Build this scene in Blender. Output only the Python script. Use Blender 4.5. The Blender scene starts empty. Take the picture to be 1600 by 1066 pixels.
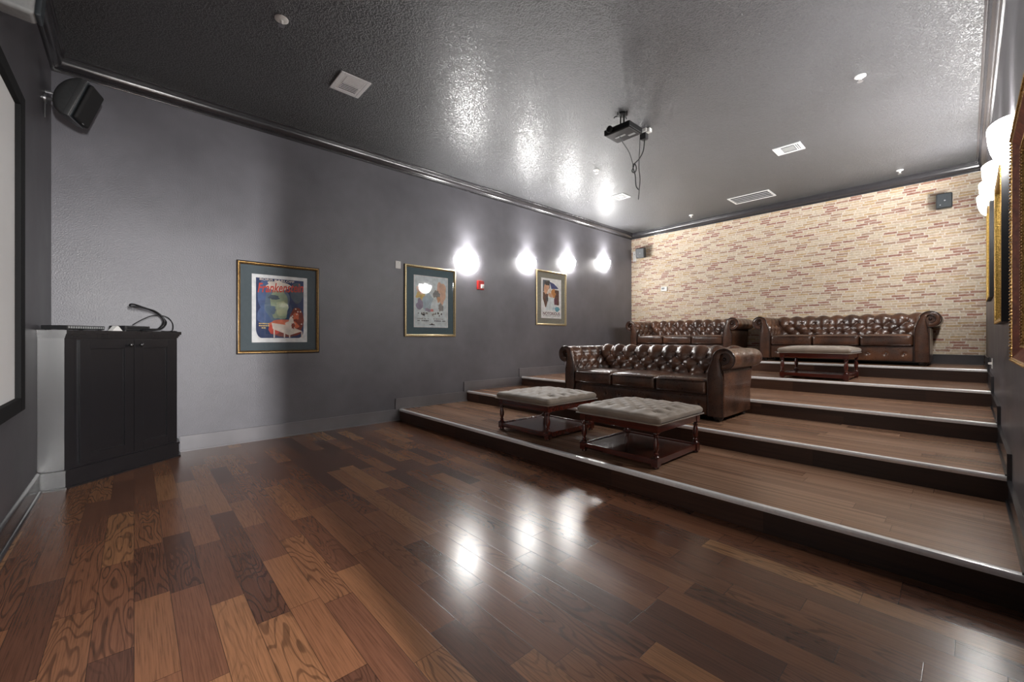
import bpy, bmesh, math, random
from mathutils import Vector, Matrix, noise as mnoise
PI = math.pi
random.seed(7)
SC = bpy.context.scene
COL = SC.collection

# ------------------------------------------------------------------ room dimensions (metres)
A = 5.588        # left wall at x = -A
B = 0.189        # right wall at x = B
D = 9.094        # brick wall at y = D
YN = -0.554      # screen wall at y = YN
ZC = 3.757       # ceiling
CAMZ = 1.2
TIER_Y = [2.864, 4.076, 5.329, 6.604, 7.783]
TIER_Z = [0.160, 0.321, 0.479, 0.641, 0.805]

# ------------------------------------------------------------------ shader helper
class G:
    def __init__(s, name):
        s.mat = bpy.data.materials.new(name); s.mat.use_nodes = True
        s.t = s.mat.node_tree; s.n = s.t.nodes; s.l = s.t.links
        s.bsdf = s.n['Principled BSDF']; s.out = s.n['Material Output']
    def put(s, sock, v):
        if hasattr(v, 'is_output') or isinstance(v, bpy.types.NodeSocket): s.l.new(v, sock)
        elif v is not None: sock.default_value = v
    def m(s, op, a, b=None, c=None, clamp=False):
        n = s.n.new('ShaderNodeMath'); n.operation = op; n.use_clamp = clamp
        for i, v in enumerate((a, b, c)):
            if v is not None: s.put(n.inputs[i], v)
        return n.outputs[0]
    def coords(s, kind='Object'):
        n = s.n.new('ShaderNodeTexCoord'); x = s.n.new('ShaderNodeSeparateXYZ')
        s.l.new(n.outputs[kind], x.inputs[0])
        return n.outputs[kind], x.outputs[0], x.outputs[1], x.outputs[2]
    def comb(s, x, y, z=0.0):
        n = s.n.new('ShaderNodeCombineXYZ')
        for i, v in enumerate((x, y, z)): s.put(n.inputs[i], v)
        return n.outputs[0]
    def noise(s, vec, scale, detail=2.0, rough=0.5, dist=0.0):
        n = s.n.new('ShaderNodeTexNoise'); s.put(n.inputs['Vector'], vec)
        n.inputs['Scale'].default_value = scale; n.inputs['Detail'].default_value = detail
        n.inputs['Roughness'].default_value = rough; n.inputs['Distortion'].default_value = dist
        return n.outputs[0]
    def voro(s, vec, scale, feature='F1'):
        n = s.n.new('ShaderNodeTexVoronoi'); n.feature = feature; s.put(n.inputs['Vector'], vec)
        n.inputs['Scale'].default_value = scale
        return n.outputs[0]
    def white(s, x, y=0.0, z=0.0):
        n = s.n.new('ShaderNodeTexWhiteNoise'); n.noise_dimensions = '3D'
        s.l.new(s.comb(x, y, z), n.inputs['Vector'])
        return n.outputs['Value']
    def ramp(s, fac, stops, interp='LINEAR'):
        n = s.n.new('ShaderNodeValToRGB'); n.color_ramp.interpolation = interp
        e = n.color_ramp.elements
        while len(e) < len(stops): e.new(0.5)
        for el, (p, c) in zip(e, stops):
            el.position = p; el.color = (*c, 1) if len(c) == 3 else c
        s.put(n.inputs[0], fac)
        return n.outputs[0]
    def mix(s, fac, a, b, mode='MIX'):
        n = s.n.new('ShaderNodeMix'); n.data_type = 'RGBA'; n.blend_type = mode
        s.put(n.inputs['Factor'], fac)
        for k, v in (('A', a), ('B', b)):
            sock = [i for i in n.inputs if i.name == k and i.type == 'RGBA'][0]
            s.put(sock, (*v, 1) if isinstance(v, tuple) and len(v) == 3 else v)
        return [o for o in n.outputs if o.type == 'RGBA'][0]
    def step(s, v, e0, e1):
        n = s.n.new('ShaderNodeMapRange'); n.interpolation_type = 'SMOOTHSTEP'
        s.put(n.inputs[0], v); n.inputs[1].default_value = e0; n.inputs[2].default_value = e1
        return n.outputs[0]
    def bump(s, h, strength=0.3, dist=0.01):
        n = s.n.new('ShaderNodeBump'); n.inputs['Strength'].default_value = strength
        n.inputs['Distance'].default_value = dist; s.put(n.inputs['Height'], h)
        s.l.new(n.outputs[0], s.bsdf.inputs['Normal'])
    def set(s, col=None, rough=None, metal=None, spec=None, coat=None):
        i = s.bsdf.inputs
        if col is not None: s.put(i['Base Color'], (*col, 1) if isinstance(col, tuple) and len(col) == 3 else col)
        if rough is not None: s.put(i['Roughness'], rough)
        if metal is not None: s.put(i['Metallic'], metal)
        if spec is not None: s.put(i['Specular IOR Level'], spec)
        if coat is not None: i['Coat Weight'].default_value = coat; i['Coat Roughness'].default_value = 0.12
        return s

def srgb(r, g, b):
    f = lambda c: (c/255/12.92) if c/255 <= .04045 else ((c/255+.055)/1.055)**2.4
    return (f(r), f(g), f(b))

def simple(name, rgb, rough=0.5, metal=0.0, spec=0.5, var=0.06, scale=30, coat=None, bump=0.0):
    g = G(name); vec, x, y, z = g.coords()
    n = g.noise(vec, scale, 3)
    lo = tuple(c*(1-var*2) for c in rgb); hi = tuple(min(1, c*(1+var*2)) for c in rgb)
    g.set(g.ramp(n, [(.3, lo), (.7, hi)]), rough, metal, spec, coat)
    if bump: g.bump(n, bump, .003)
    return g.mat

def emit(name, rgb, strength):
    g = G(name); e = g.n.new('ShaderNodeEmission'); e.inputs[0].default_value = (*rgb, 1); e.inputs[1].default_value = strength
    g.l.new(e.outputs[0], g.out.inputs[0]); return g.mat

def plank_mat(name, w, L, stops, vaxis='y', rough=0.3, grain=1.0, groove=0.0012, rvar=0.05, cath=True, bump=.09, gx=5.0, gy=190.0, gdet=5, flow=(.82, 1.12)):
    g = G(name); vec, x, y, z = g.coords()
    v = {'y': y, 'z': z}[vaxis]
    vr = g.m('DIVIDE', v, w); row = g.m('FLOOR', vr); fv = g.m('FRACT', vr)
    r1 = g.white(row, 3.1); r2 = g.white(row, 9.7)
    Lr = g.m('MULTIPLY_ADD', r2, L*.5, L*.7)
    uu = g.m('DIVIDE', g.m('MULTIPLY_ADD', r1, 7.3, x), Lr); col = g.m('FLOOR', uu); fu = g.m('FRACT', uu)
    idv = g.white(row, col, 1.3); id2 = g.white(row, col, 5.9)
    base = g.ramp(idv, stops)
    off = g.m('MULTIPLY', id2, 61.0)
    gv = g.comb(g.m('MULTIPLY_ADD', x, gx, off), g.m('MULTIPLY_ADD', v, gy, off), off)
    n1 = g.noise(gv, 1.0, gdet, .6)
    f1 = g.ramp(n1, [(.25, (flow[0]-.18*grain,)*3), (.5, (1, 1, 1)), (.8, (flow[1]+.1*grain,)*3)])
    colr = g.mix(1.0, base, f1, 'MULTIPLY')
    if cath:
        cv = g.comb(g.m('MULTIPLY_ADD', x, 1.5, off), g.m('MULTIPLY_ADD', v, 9.0, off), off)
        n2 = g.noise(cv, 1.0, 1.5, .4)
        rings = g.m('SINE', g.m('MULTIPLY', n2, 120.0))
        amt = g.m('MULTIPLY', g.step(id2, .35, .75), g.step(rings, .35, 1.0))
        colr = g.mix(g.m('MULTIPLY', amt, .5), colr, (0.018, 0.009, 0.006))
    # gaps between boards
    dv = g.m('MULTIPLY', g.m('MINIMUM', fv, g.m('SUBTRACT', 1.0, fv)), w)
    du = g.m('MULTIPLY', g.m('MINIMUM', fu, g.m('SUBTRACT', 1.0, fu)), Lr)
    dd = g.m('MINIMUM', dv, du)
    gap = g.m('SUBTRACT', 1.0, g.step(dd, groove*.4, groove*1.6))
    colr = g.mix(g.m('MULTIPLY', gap, .7), colr, (0.012, 0.007, 0.005))
    # worn scratches
    sc = g.noise(vec, 2.2, 6, .75, 1.5)
    scm = g.noise(g.comb(g.m('MULTIPLY', x, 14.0), g.m('MULTIPLY', v, 14.0), 0.0), 1.0, 6, .8, 2.0)
    rr = g.m('MULTIPLY_ADD', g.m('SUBTRACT', sc, .5), rvar*2, rough)
    rr = g.m('ADD', rr, g.m('MULTIPLY', g.m('SUBTRACT', scm, .5), rvar*1.5))
    g.set(colr, g.m('MAXIMUM', rr, .08), 0, .5)
    hgt = g.m('SUBTRACT', g.m('MULTIPLY', n1, .12), g.m('MULTIPLY', gap, .8))
    g.bump(hgt, bump, .0035)
    return g.mat

def brick_mat():
    g = G('brick_wallpaper'); vec, x, y, z = g.coords()
    wob = g.noise(vec, 14, 3); wob2 = g.noise(vec, 60, 2)
    rh, bl = .0412, .172
    zz = g.m('MULTIPLY_ADD', g.m('SUBTRACT', wob, .5), .010, z)
    rr = g.m('DIVIDE', zz, rh); row = g.m('FLOOR', rr); fr = g.m('FRACT', rr)
    # half-drop repeat of the printed paper: 3 bricks wide, 17 rows tall
    joff = g.white(g.m('FLOORED_MODULO', row, 17.0), 2.2)
    uu = g.m('ADD', g.m('DIVIDE', g.m('ADD', x, 20.0), bl), g.m('MULTIPLY', g.m('FLOORED_MODULO', row, 2.0), .5))
    uu = g.m('ADD', g.m('MULTIPLY_ADD', joff, .8, uu), g.m('MULTIPLY', g.m('SUBTRACT', wob, .5), .10))
    col = g.m('FLOOR', uu); fu = g.m('FRACT', uu)
    tile = g.m('FLOOR', g.m('DIVIDE', col, 3.0)); cm = g.m('FLOORED_MODULO', col, 3.0)
    rm = g.m('FLOORED_MODULO', g.m('ADD', row, g.m('MULTIPLY', tile, 8.0)), 17.0)
    idv = g.white(cm, rm, 4.4); id2 = g.white(cm, rm, 8.8)
    base = g.ramp(idv, [(0, srgb(156, 109, 95)), (.05, srgb(169, 121, 103)), (.07, srgb(171, 140, 118)), (.24, srgb(186, 155, 127)),
                        (.29, srgb(198, 168, 127)), (.46, srgb(204, 176, 137)), (.5, srgb(209, 191, 165)), (.78, srgb(215, 199, 175)), (.84, srgb(202, 176, 156)), (1, srgb(211, 189, 159))])
    mott = g.noise(vec, 34, 4, .7)
    base = g.mix(1.0, base, g.ramp(mott, [(.25, (.70, .66, .62)), (.5, (.98, .98, .98)), (.75, (1.16, 1.15, 1.13))]), 'MULTIPLY')
    smear = g.noise(g.comb(g.m('MULTIPLY', x, 9.0), 0.0, g.m('MULTIPLY', z, 42.0)), 1.0, 3, .6)
    base = g.mix(g.m('MULTIPLY', g.step(smear, .45, .75), .55), base, srgb(225, 210, 186))
    e = g.m('MULTIPLY_ADD', g.m('SUBTRACT', wob2, .5), .014, 0.0)
    thin = g.m('MULTIPLY', g.step(idv, .16, .08), .0)
    dv = g.m('MULTIPLY', g.m('MINIMUM', fr, g.m('SUBTRACT', 1.0, fr)), rh)
    du = g.m('MULTIPLY', g.m('MINIMUM', fu, g.m('SUBTRACT', 1.0, fu)), bl)
    dd = g.m('ADD', g.m('SUBTRACT', g.m('MINIMUM', dv, g.m('MULTIPLY', du, .8)), thin), e)
    mort = g.m('SUBTRACT', 1.0, g.step(dd, .0028, .0078))
    colr = g.mix(g.m('MULTIPLY', mort, .9), base, g.ramp(mott, [(.3, srgb(213, 203, 188)), (.7, srgb(236, 228, 218))]))
    g.set(colr, .62, 0, .35)
    g.bump(g.m('SUBTRACT', mott, mort), .12, .003)
    return g.mat

def wall_mat(name, rgb, rough, fine=85, bst=.6, blotch=.14, bd=.004):
    g = G(name); vec, x, y, z = g.coords()
    n = g.noise(vec, fine, 3, .55); big = g.noise(vec, 1.3, 3, .6)
    c0 = tuple(c*.8 for c in rgb); c1 = tuple(c*1.2 for c in rgb)
    g.set(g.ramp(big, [(.3, c0), (.7, c1)]), g.m('MULTIPLY_ADD', g.m('SUBTRACT', big, .5), blotch*2, rough), 0, .5)
    g.bump(n, bst, bd)
    return g.mat

def ceiling_mat():
    g = G('ceiling_black_knockdown'); vec, x, y, z = g.coords()
    n = g.noise(vec, 68, 3, .6); flat = g.step(n, .42, .60); big = g.noise(vec, 1.0, 2)
    n3 = g.noise(vec, 9, 2)
    g.set(g.ramp(big, [(.3, (.050, .050, .054)), (.7, (.066, .066, .072))]), g.m('MULTIPLY_ADD', big, .08, .33), 0, 1.0)
    g.bump(g.m('MULTIPLY_ADD', n3, .5, flat), 1.0, .008)
    return g.mat

def leather_mat():
    g = G('brown_leather'); vec, x, y, z = g.coords()
    big = g.noise(vec, 4.0, 3, .55); fine = g.noise(vec, 55, 4, .6); gr = g.voro(vec, 420)
    wr = g.noise(vec, 16, 3, .6, 1.2)
    col = g.ramp(big, [(.3, srgb(52, 34, 26)), (.5, srgb(78, 51, 37)), (.7, srgb(108, 71, 49))])
    g.set(col, g.m('MULTIPLY_ADD', fine, .14, .22), 0, .6, .25)
    g.bump(g.m('ADD', g.m('MULTIPLY', gr, .25), g.m('MULTIPLY', wr, 1.0)), .10, .006)
    return g.mat

def fabric_mat():
    g = G('taupe_upholstery'); vec, x, y, z = g.coords()
    n = g.noise(vec, 240, 2); big = g.noise(vec, 5, 3)
    g.set(g.ramp(big, [(.3, srgb(122, 110, 98)), (.7, srgb(146, 132, 118))]), .58, 0, .4)
    g.bsdf.inputs['Sheen Weight'].default_value = .25
    g.bump(n, .15, .002); return g.mat

def wood_mat(name, dark, light, rough=.22, axis=(2, 30, 30)):
    g = G(name); vec, x, y, z = g.coords()
    v = g.comb(g.m('MULTIPLY', x, axis[0]), g.m('MULTIPLY', y, axis[1]), g.m('MULTIPLY', z, axis[2]))
    n = g.noise(v, 1.0, 4, .6, .5)
    g.set(g.ramp(n, [(.3, dark), (.7, light)]), rough, 0, .5, .4); return g.mat

def gold_mat(name, a, b, rough=.35, scale=120, metal=.85):
    g = G(name); vec, x, y, z = g.coords()
    n = g.voro(vec, scale)
    g.set(g.ramp(n, [(.1, a), (.6, b)]), rough, metal, .5); g.bump(n, .5, .004); return g.mat

def glass_mat():
    g = G('picture_glass')
    tr = g.n.new('ShaderNodeBsdfTransparent'); gl = g.n.new('ShaderNodeBsdfGlossy'); gl.inputs['Roughness'].default_value = .03
    lw = g.n.new('ShaderNodeLayerWeight'); fac = g.m('MULTIPLY_ADD', g.m('POWER', lw.outputs['Facing'], 5.0), .90, .045)
    mx = g.n.new('ShaderNodeMixShader'); g.l.new(fac, mx.inputs[0]); g.l.new(tr.outputs[0], mx.inputs[1]); g.l.new(gl.outputs[0], mx.inputs[2])
    g.l.new(mx.outputs[0], g.out.inputs[0]); return g.mat

M = {}
M['floor'] = plank_mat('oak_floor_planks', .127, .72,
    [(0, srgb(82, 54, 42)), (.25, srgb(102, 67, 50)), (.5, srgb(116, 77, 56)), (.75, srgb(124, 84, 59)), (.92, srgb(134, 93, 65)), (1, srgb(148, 106, 72))], rough=.225, grain=1.7)
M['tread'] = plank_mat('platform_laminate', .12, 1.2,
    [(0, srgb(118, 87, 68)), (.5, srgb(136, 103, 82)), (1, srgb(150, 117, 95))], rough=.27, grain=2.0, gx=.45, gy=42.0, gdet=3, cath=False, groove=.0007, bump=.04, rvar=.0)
M['riser'] = plank_mat('riser_laminate_shaded', .4, 1.25,  # laminate darker than the treads: shade on the risers is in the colour
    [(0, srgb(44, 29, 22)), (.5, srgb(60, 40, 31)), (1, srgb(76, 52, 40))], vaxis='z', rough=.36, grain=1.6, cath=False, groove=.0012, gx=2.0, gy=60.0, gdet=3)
M['brick'] = brick_mat()
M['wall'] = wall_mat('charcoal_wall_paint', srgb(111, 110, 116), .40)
M['wall_dark'] = wall_mat('charcoal_screen_and_shaded_right_wall', srgb(78, 76, 80), .40, bst=.15)  # screen wall paint; also a shade-darkened copy of the charcoal for the right wall
M['ceiling'] = ceiling_mat()
M['trim'] = simple('black_trim_paint', srgb(56, 55, 58), .22, 0, 1.0, .05, 8)
M['base'] = wall_mat('grey_baseboard_paint', srgb(128, 126, 130), .34, fine=20, bst=.05)
M['white_wall'] = simple('hallway_wall_paint', srgb(225, 224, 220), .7)
M['alu'] = simple('aluminium_nosing', srgb(248, 248, 250), .22, .1, 1.0, .03, 60)
M['leather'] = leather_mat()
M['leather_piping'] = simple('leather_piping', srgb(50, 30, 22), .28, 0, .6, .1, 40, .2)
M['leather_button'] = simple('leather_button', srgb(44, 26, 20), .25, 0, .6, .1, 60, .2)
M['black_wood'] = simple('black_wood', srgb(26, 20, 18), .35)
M['fabric'] = fabric_mat()
M['mahogany'] = wood_mat('mahogany', srgb(50, 17, 11), srgb(88, 33, 21))
M['shelf_wood'] = wood_mat('dark_shelf_wood', srgb(40, 18, 12), srgb(64, 30, 20), .16)
M['cab'] = simple('black_cabinet_paint', srgb(26, 25, 28), .30, 0, .5, .04, 6)
M['cab_top'] = simple('black_cabinet_top', srgb(34, 33, 35), .25, 0, .5, .04, 6)
M['chrome'] = simple('black_chrome', srgb(90, 90, 92), .15, .9, .5, .02)
M['black_plastic'] = simple('black_plastic', srgb(42, 42, 44), .36, 0, .5, .05, 50)
M['black_metal'] = simple('black_metal', srgb(24, 24, 25), .4, .4, .5, .05, 50)
M['speaker_shell'] = simple('speaker_shell', srgb(66, 67, 68), .42, 0, .6, .05, 50)
M['grille'] = simple('speaker_grille_cloth', srgb(26, 26, 27), .7, 0, .35, .2, 600, None, .3)
M['slate_speaker'] = simple('charcoal_speaker_plastic', srgb(50, 56, 60), .42, 0, .5, .04, 60)
M['silver'] = simple('silver_trim', srgb(170, 170, 172), .3, .8)
M['white_plastic'] = simple('white_plastic', srgb(232, 231, 228), .45, 0, .5, .02)
M['white_metal'] = simple('white_vent_paint', srgb(222, 222, 222), .5, 0, .4, .02)
M['vent_dark'] = simple('vent_duct_dark', srgb(60, 60, 62), .8)
M['grey_plastic'] = simple('grey_plastic', srgb(150, 152, 152), .5)
M['red_plastic'] = simple('red_plastic', srgb(190, 40, 38), .4)
M['lens'] = simple('clear_strobe_lens', srgb(230, 228, 224), .15, 0, .6)
M['screen'] = simple('projection_screen', srgb(226, 226, 226), .8, 0, .2, .01, 2)
M['velvet'] = simple('black_velvet_frame', srgb(10, 10, 11), .75, 0, .25)
M['cable'] = simple('black_cable', srgb(22, 22, 24), .4)
M['frame_dark'] = simple('dark_frame_wood', srgb(44, 34, 28), .35, 0, .5, .15, 40)
M['frame_black'] = simple('black_frame_side', srgb(16, 16, 20), .45)
M['frame_red'] = simple('red_brown_frame', srgb(120, 58, 34), .65, 0, .2, .15, 40)
M['gold'] = gold_mat('antique_gold', srgb(104, 76, 40), srgb(192, 152, 90))
M['gold_pale'] = gold_mat('champagne_gold', srgb(150, 130, 92), srgb(214, 198, 158))
M['gold_bright'] = gold_mat('bright_gold', srgb(142, 106, 42), srgb(222, 184, 104), .32)
M['mat_slate'] = simple('slate_mat_board', srgb(92, 102, 107), .8, 0, .2, .02)
M['mat_teal'] = simple('teal_mat_board', srgb(92, 112, 118), .8, 0, .2, .02)
M['mat_grey'] = simple('grey_mat_board', srgb(132, 132, 122), .8, 0, .2, .03, 80)
M['glass'] = glass_mat()
M['bowl'] = emit('lit_alabaster_glass', (1.0, .975, .945), 27.0)
M['bulb'] = emit('lamp_bulb', (1.0, .97, .93), 40.0)

def ink(name, *rgb):
    if name not in M: M[name] = simple('ink_'+name, srgb(*rgb), .6, 0, .3, .08, 14)
    return M[name]
for nm, c in dict(paper=(244, 247, 249), navy=(50, 64, 104), blue=(86, 106, 150), steel=(104, 122, 142), sage=(150, 164, 138), mint=(176, 186, 150),
                  red=(214, 82, 66), orange=(224, 120, 88), rust=(138, 62, 50), cream=(240, 226, 214), yellow=(236, 204, 130), peach=(236, 196, 172),
                  sky=(186, 206, 218), lilac=(166, 156, 180), stone=(150, 148, 146), coal=(58, 58, 64), pink=(226, 140, 140), skin=(222, 172, 138),
                  brown=(92, 60, 50), royal=(58, 74, 130), teal=(96, 168, 190), plum=(96, 40, 66), amber=(208, 138, 70), mist=(226, 236, 240), ochre=(190, 176, 110), smoke=(84, 96, 108)).items():
    ink(nm, *c)

# ------------------------------------------------------------------ mesh builder
class MB:
    def __init__(s, xf=None): s.bm = bmesh.new(); s.xf = xf; s.mi = 0
    def v(s, p):
        p = Vector(p); return s.bm.verts.new(s.xf @ p if s.xf else p)
    def face(s, vs):
        try:
            f = s.bm.faces.new(vs); f.material_index = s.mi; return f
        except ValueError: return None
    def box(s, lo, hi, bevel=0, rot=None, seg=2):
        lo = Vector(lo); hi = Vector(hi); c = (lo+hi)/2; h = (hi-lo)/2
        mt = Matrix.Translation(c) @ (rot.to_4x4() if rot else Matrix()) @ Matrix.Diagonal((h.x, h.y, h.z, 1))
        if s.xf: mt = s.xf @ mt
        tmp = bmesh.new(); r = bmesh.ops.create_cube(tmp, size=2, matrix=Matrix())
        for vv in tmp.verts: vv.co = mt @ vv.co
        if bevel: bmesh.ops.bevel(tmp, geom=tmp.edges[:], offset=bevel, segments=seg, profile=.5, affect='EDGES', clamp_overlap=True)
        bmesh.ops.recalc_face_normals(tmp, faces=tmp.faces)
        s.merge(tmp); return s
    def merge(s, tmp):
        mp = {vv: s.bm.verts.new(vv.co) for vv in tmp.verts}
        for f in tmp.faces:
            try:
                nf = s.bm.faces.new([mp[q] for q in f.verts]); nf.material_index = s.mi
            except ValueError: pass
        tmp.free()
    def prism(s, poly, ax, t0, t1):
        # poly of 2D points, extruded along axis ax ('x','y','z') from t0 to t1
        def P(p, t): return {'x': (t, p[0], p[1]), 'y': (p[0], t, p[1]), 'z': (p[0], p[1], t)}[ax]
        a = [s.v(P(p, t0)) for p in poly]; b = [s.v(P(p, t1)) for p in poly]; n = len(poly)
        s.face(a[::-1]); s.face(b)
        for i in range(n): s.face([a[i], a[(i+1) % n], b[(i+1) % n], b[i]])
        return s
    def lathe(s, prof, c=(0, 0, 0), n=20, axis='z', cap=True, a0=0, a1=2*PI):
        c = Vector(c); full = abs(a1-a0-2*PI) < 1e-6; k = n if full else n+1; rings = []
        for r, h in prof:
            ring = []
            for i in range(k):
                t = a0+(a1-a0)*i/n; x, y = r*math.cos(t), r*math.sin(t)
                q = {'z': (x, y, h), 'x': (h, x, y), 'y': (y, h, x)}[axis]
                ring.append(s.v(c+Vector(q)))
            rings.append(ring)
        for ra, rb in zip(rings, rings[1:]):
            for i in range(k if full else k-1):
                s.face([ra[i], ra[(i+1) % k], rb[(i+1) % k], rb[i]])
        if cap: s.face(rings[0][::-1]); s.face(rings[-1])
        return s
    def cyl(s, p0, p1, r, n=14, r1=None):
        return s.tube([p0, p1], [r, r if r1 is None else r1], n)
    def tube(s, pts, r, n=8, closed=False, cap=True):
        pts = [Vector(p) for p in pts]; N = len(pts)
        rs = r if isinstance(r, (list, tuple)) else [r]*N
        rings = []; up = None
        for i, p in enumerate(pts):
            a = pts[i-1] if (i or closed) else p; b = pts[(i+1) % N] if (i < N-1 or closed) else p
            t = (b-a).normalized()
            if up is None:
                up = Vector((0, 0, 1)) if abs(t.z) < .9 else Vector((1, 0, 0))
            u = (up-t*up.dot(t)).normalized(); w = t.cross(u); up = u
            rings.append([s.v(p+(u*math.cos(2*PI*k/n)+w*math.sin(2*PI*k/n))*rs[i]) for k in range(n)])
        for i in range(N if closed else N-1):
            ra, rb = rings[i], rings[(i+1) % N]
            for k in range(n): s.face([ra[k], ra[(k+1) % n], rb[(k+1) % n], rb[k]])
        if cap and not closed: s.face(rings[0][::-1]); s.face(rings[-1])
        return s
    def grid(s, f, nu, nv, wrap_v=False, cap_u=False):
        g = [[s.v(f(i/nu, j/nv)) for j in range(nv if wrap_v else nv+1)] for i in range(nu+1)]
        m = len(g[0])
        for i in range(nu):
            for j in range(m if wrap_v else m-1):
                s.face([g[i][j], g[i+1][j], g[i+1][(j+1) % m], g[i][(j+1) % m]])
        if cap_u: s.face(g[0]); s.face(g[-1][::-1])
        return s
    def sphere(s, c, r, sx=1, sy=1, sz=1, n=12):
        c = Vector(c)
        pr = [(math.sin(PI*i/n), -math.cos(PI*i/n)) for i in range(n+1)]
        rings = []
        for q, h in pr[1:-1]:
            rings.append([s.v(c+Vector((r*sx*q*math.cos(2*PI*k/(2*n)), r*sy*q*math.sin(2*PI*k/(2*n)), r*sz*h))) for k in range(2*n)])
        lo = s.v(c-Vector((0, 0, r*sz))); hi = s.v(c+Vector((0, 0, r*sz))); m = 2*n
        for ra, rb in zip(rings, rings[1:]):
            for k in range(m): s.face([ra[k], ra[(k+1) % m], rb[(k+1) % m], rb[k]])
        for k in range(m):
            s.face([lo, rings[0][(k+1) % m], rings[0][k]]); s.face([hi, rings[-1][k], rings[-1][(k+1) % m]])
        return s
    def text(s, body, size, loc, rot=0.0, shear=0.0, align='CENTER', ext=0.0, bold=0.0, width=None):
        cu = bpy.data.curves.new('lettering', 'FONT'); cu.body = body; cu.size = size; cu.align_x = align; cu.align_y = 'CENTER'
        cu.shear = shear; cu.offset = bold; cu.resolution_u = 3; cu.extrude = ext
        ob = bpy.data.objects.new('lettering', cu); COL.objects.link(ob)
        bpy.context.view_layer.update()
        me = bpy.data.meshes.new_from_object(ob.evaluated_get(bpy.context.evaluated_depsgraph_get()))
        bpy.data.objects.remove(ob); bpy.data.curves.remove(cu)
        xs = [v.co.x for v in me.vertices]; w = (max(xs)-min(xs)) or 1
        k = (width/w) if width else 1.0
        mt = Matrix.Translation(Vector(loc)) @ Matrix.Rotation(rot, 4, 'Z') @ Matrix.Diagonal((k, 1, 1, 1))
        if s.xf: mt = s.xf @ mt
        vs = [s.bm.verts.new(mt @ v.co) for v in me.vertices]
        for p in me.polygons: s.face([vs[i] for i in p.vertices])
        bpy.data.meshes.remove(me); return s
    def flat(s, pts, z):
        s.face([s.v((p[0], p[1], z)) for p in pts]); return s

def obj(name, mb, mats, parent=None, smooth=35, recalc=True, loc=None):
    if recalc: bmesh.ops.recalc_face_normals(mb.bm, faces=mb.bm.faces)
    me = bpy.data.meshes.new(name); mb.bm.to_mesh(me); mb.bm.free()
    for m in (mats if isinstance(mats, (list, tuple)) else [mats]): me.materials.append(m if not isinstance(m, str) else M[m])
    if smooth:
        me.polygons.foreach_set('use_smooth', [True]*len(me.polygons)); me.set_sharp_from_angle(angle=math.radians(smooth))
    o = bpy.data.objects.new(name, me); COL.objects.link(o)
    if smooth == 35:
        wn = o.modifiers.new('face_weighted', 'WEIGHTED_NORMAL'); wn.keep_sharp = True; wn.weight = 80
    if parent is not None: o.parent = parent
    if loc is not None: o.location = loc
    return o
def tag(o, label, cat, group=None):
    o['label'] = label; o['category'] = cat
    if group: o['group'] = group
    return o
def thing(name, label, cat, loc=(0, 0, 0), rot=None, group=None):
    o = bpy.data.objects.new(name, None); COL.objects.link(o); o.empty_display_size = .1; o.location = loc
    if rot is not None: o.rotation_euler = rot.to_euler() if isinstance(rot, Matrix) else rot
    return tag(o, label, cat, group)
def struct(name, mb, mats, smooth=35, loc=None):
    o = obj(name, mb, mats, None, smooth, loc=loc); o['kind'] = 'structure'; return o
def dup(o, loc=None, rot=None, label=None, group=None, parent=None):
    c = o.copy(); COL.objects.link(c)
    if parent is not None: c.parent = parent
    if loc is not None: c.location = loc
    if rot is not None: c.rotation_euler = rot.to_euler() if isinstance(rot, Matrix) else rot
    if label: c['label'] = label
    if group: c['group'] = group
    for ch in list(o.children): dup(ch, parent=c)
    return c
R_LEFT = Matrix(((0, 0, 1), (1, 0, 0), (0, 1, 0)))      # local x along +Y, y up, z out of the left wall
R_RIGHT = Matrix(((0, 0, -1), (-1, 0, 0), (0, 1, 0)))
R_BACK = Matrix(((1, 0, 0), (0, 0, -1), (0, 1, 0)))     # local x +X, y up, z out of the brick wall
R_FRONT = Matrix(((-1, 0, 0), (0, 0, 1), (0, 1, 0)))    # out of the screen wall

# ------------------------------------------------------------------ the room
T = .14
struct('floor', MB().box((-A-T, YN-T, -.12), (B+3.2, D+T, 0)), 'floor', None)
struct('ceiling', MB().box((-A-T, YN-T, ZC), (B+T, D+T, ZC+.12)), 'ceiling', None)
struct('wall_left', MB().box((-A-T, YN-T, 0), (-A, D+T, ZC)), 'wall', None)
struct('wall_back', MB().box((-A, D, 0), (B, D+T, ZC)), 'brick', None)
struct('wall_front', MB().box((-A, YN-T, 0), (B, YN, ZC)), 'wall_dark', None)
# right wall with the open entrance doorway beside the camera
DY0, DY1, DZ = -.50, .585, 2.10
wr = MB()
wr.box((B, YN-T, 0), (B+T, DY0, ZC)); wr.box((B, DY1, 0), (B+T, D+T, ZC)); wr.box((B, DY0, DZ), (B+T, DY1, ZC))
struct('wall_right', wr, 'wall_dark', None)  # same charcoal as the left wall, its dimness put into the paint colour
# the daylit hallway behind the doorway
hw = MB()
hw.box((B+3.0, YN-T-.6, 0), (B+3.1, 3.2, 2.7)); hw.box((B+T, YN-T-.7, 0), (B+3.1, YN-T-.6, 2.7)); hw.box((B+T, 3.2, 0), (B+3.1, 3.3, 2.7))
struct('wall_hallway', hw, 'white_wall', None)
struct('ceiling_hallway', MB().box((B+T, YN-T-.7, 2.7), (B+3.1, 3.3, 2.78)), 'white_wall', None)
dc = MB()
for y0, y1, z0, z1 in ((DY0-.09, DY0, 0, DZ+.09), (DY1, DY1+.09, 0, DZ+.09), (DY0, DY1, DZ, DZ+.09)):
    dc.box((B-.018, y0, z0), (B, y1, z1), .004)
struct('door_1', dc, 'trim')

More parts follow.
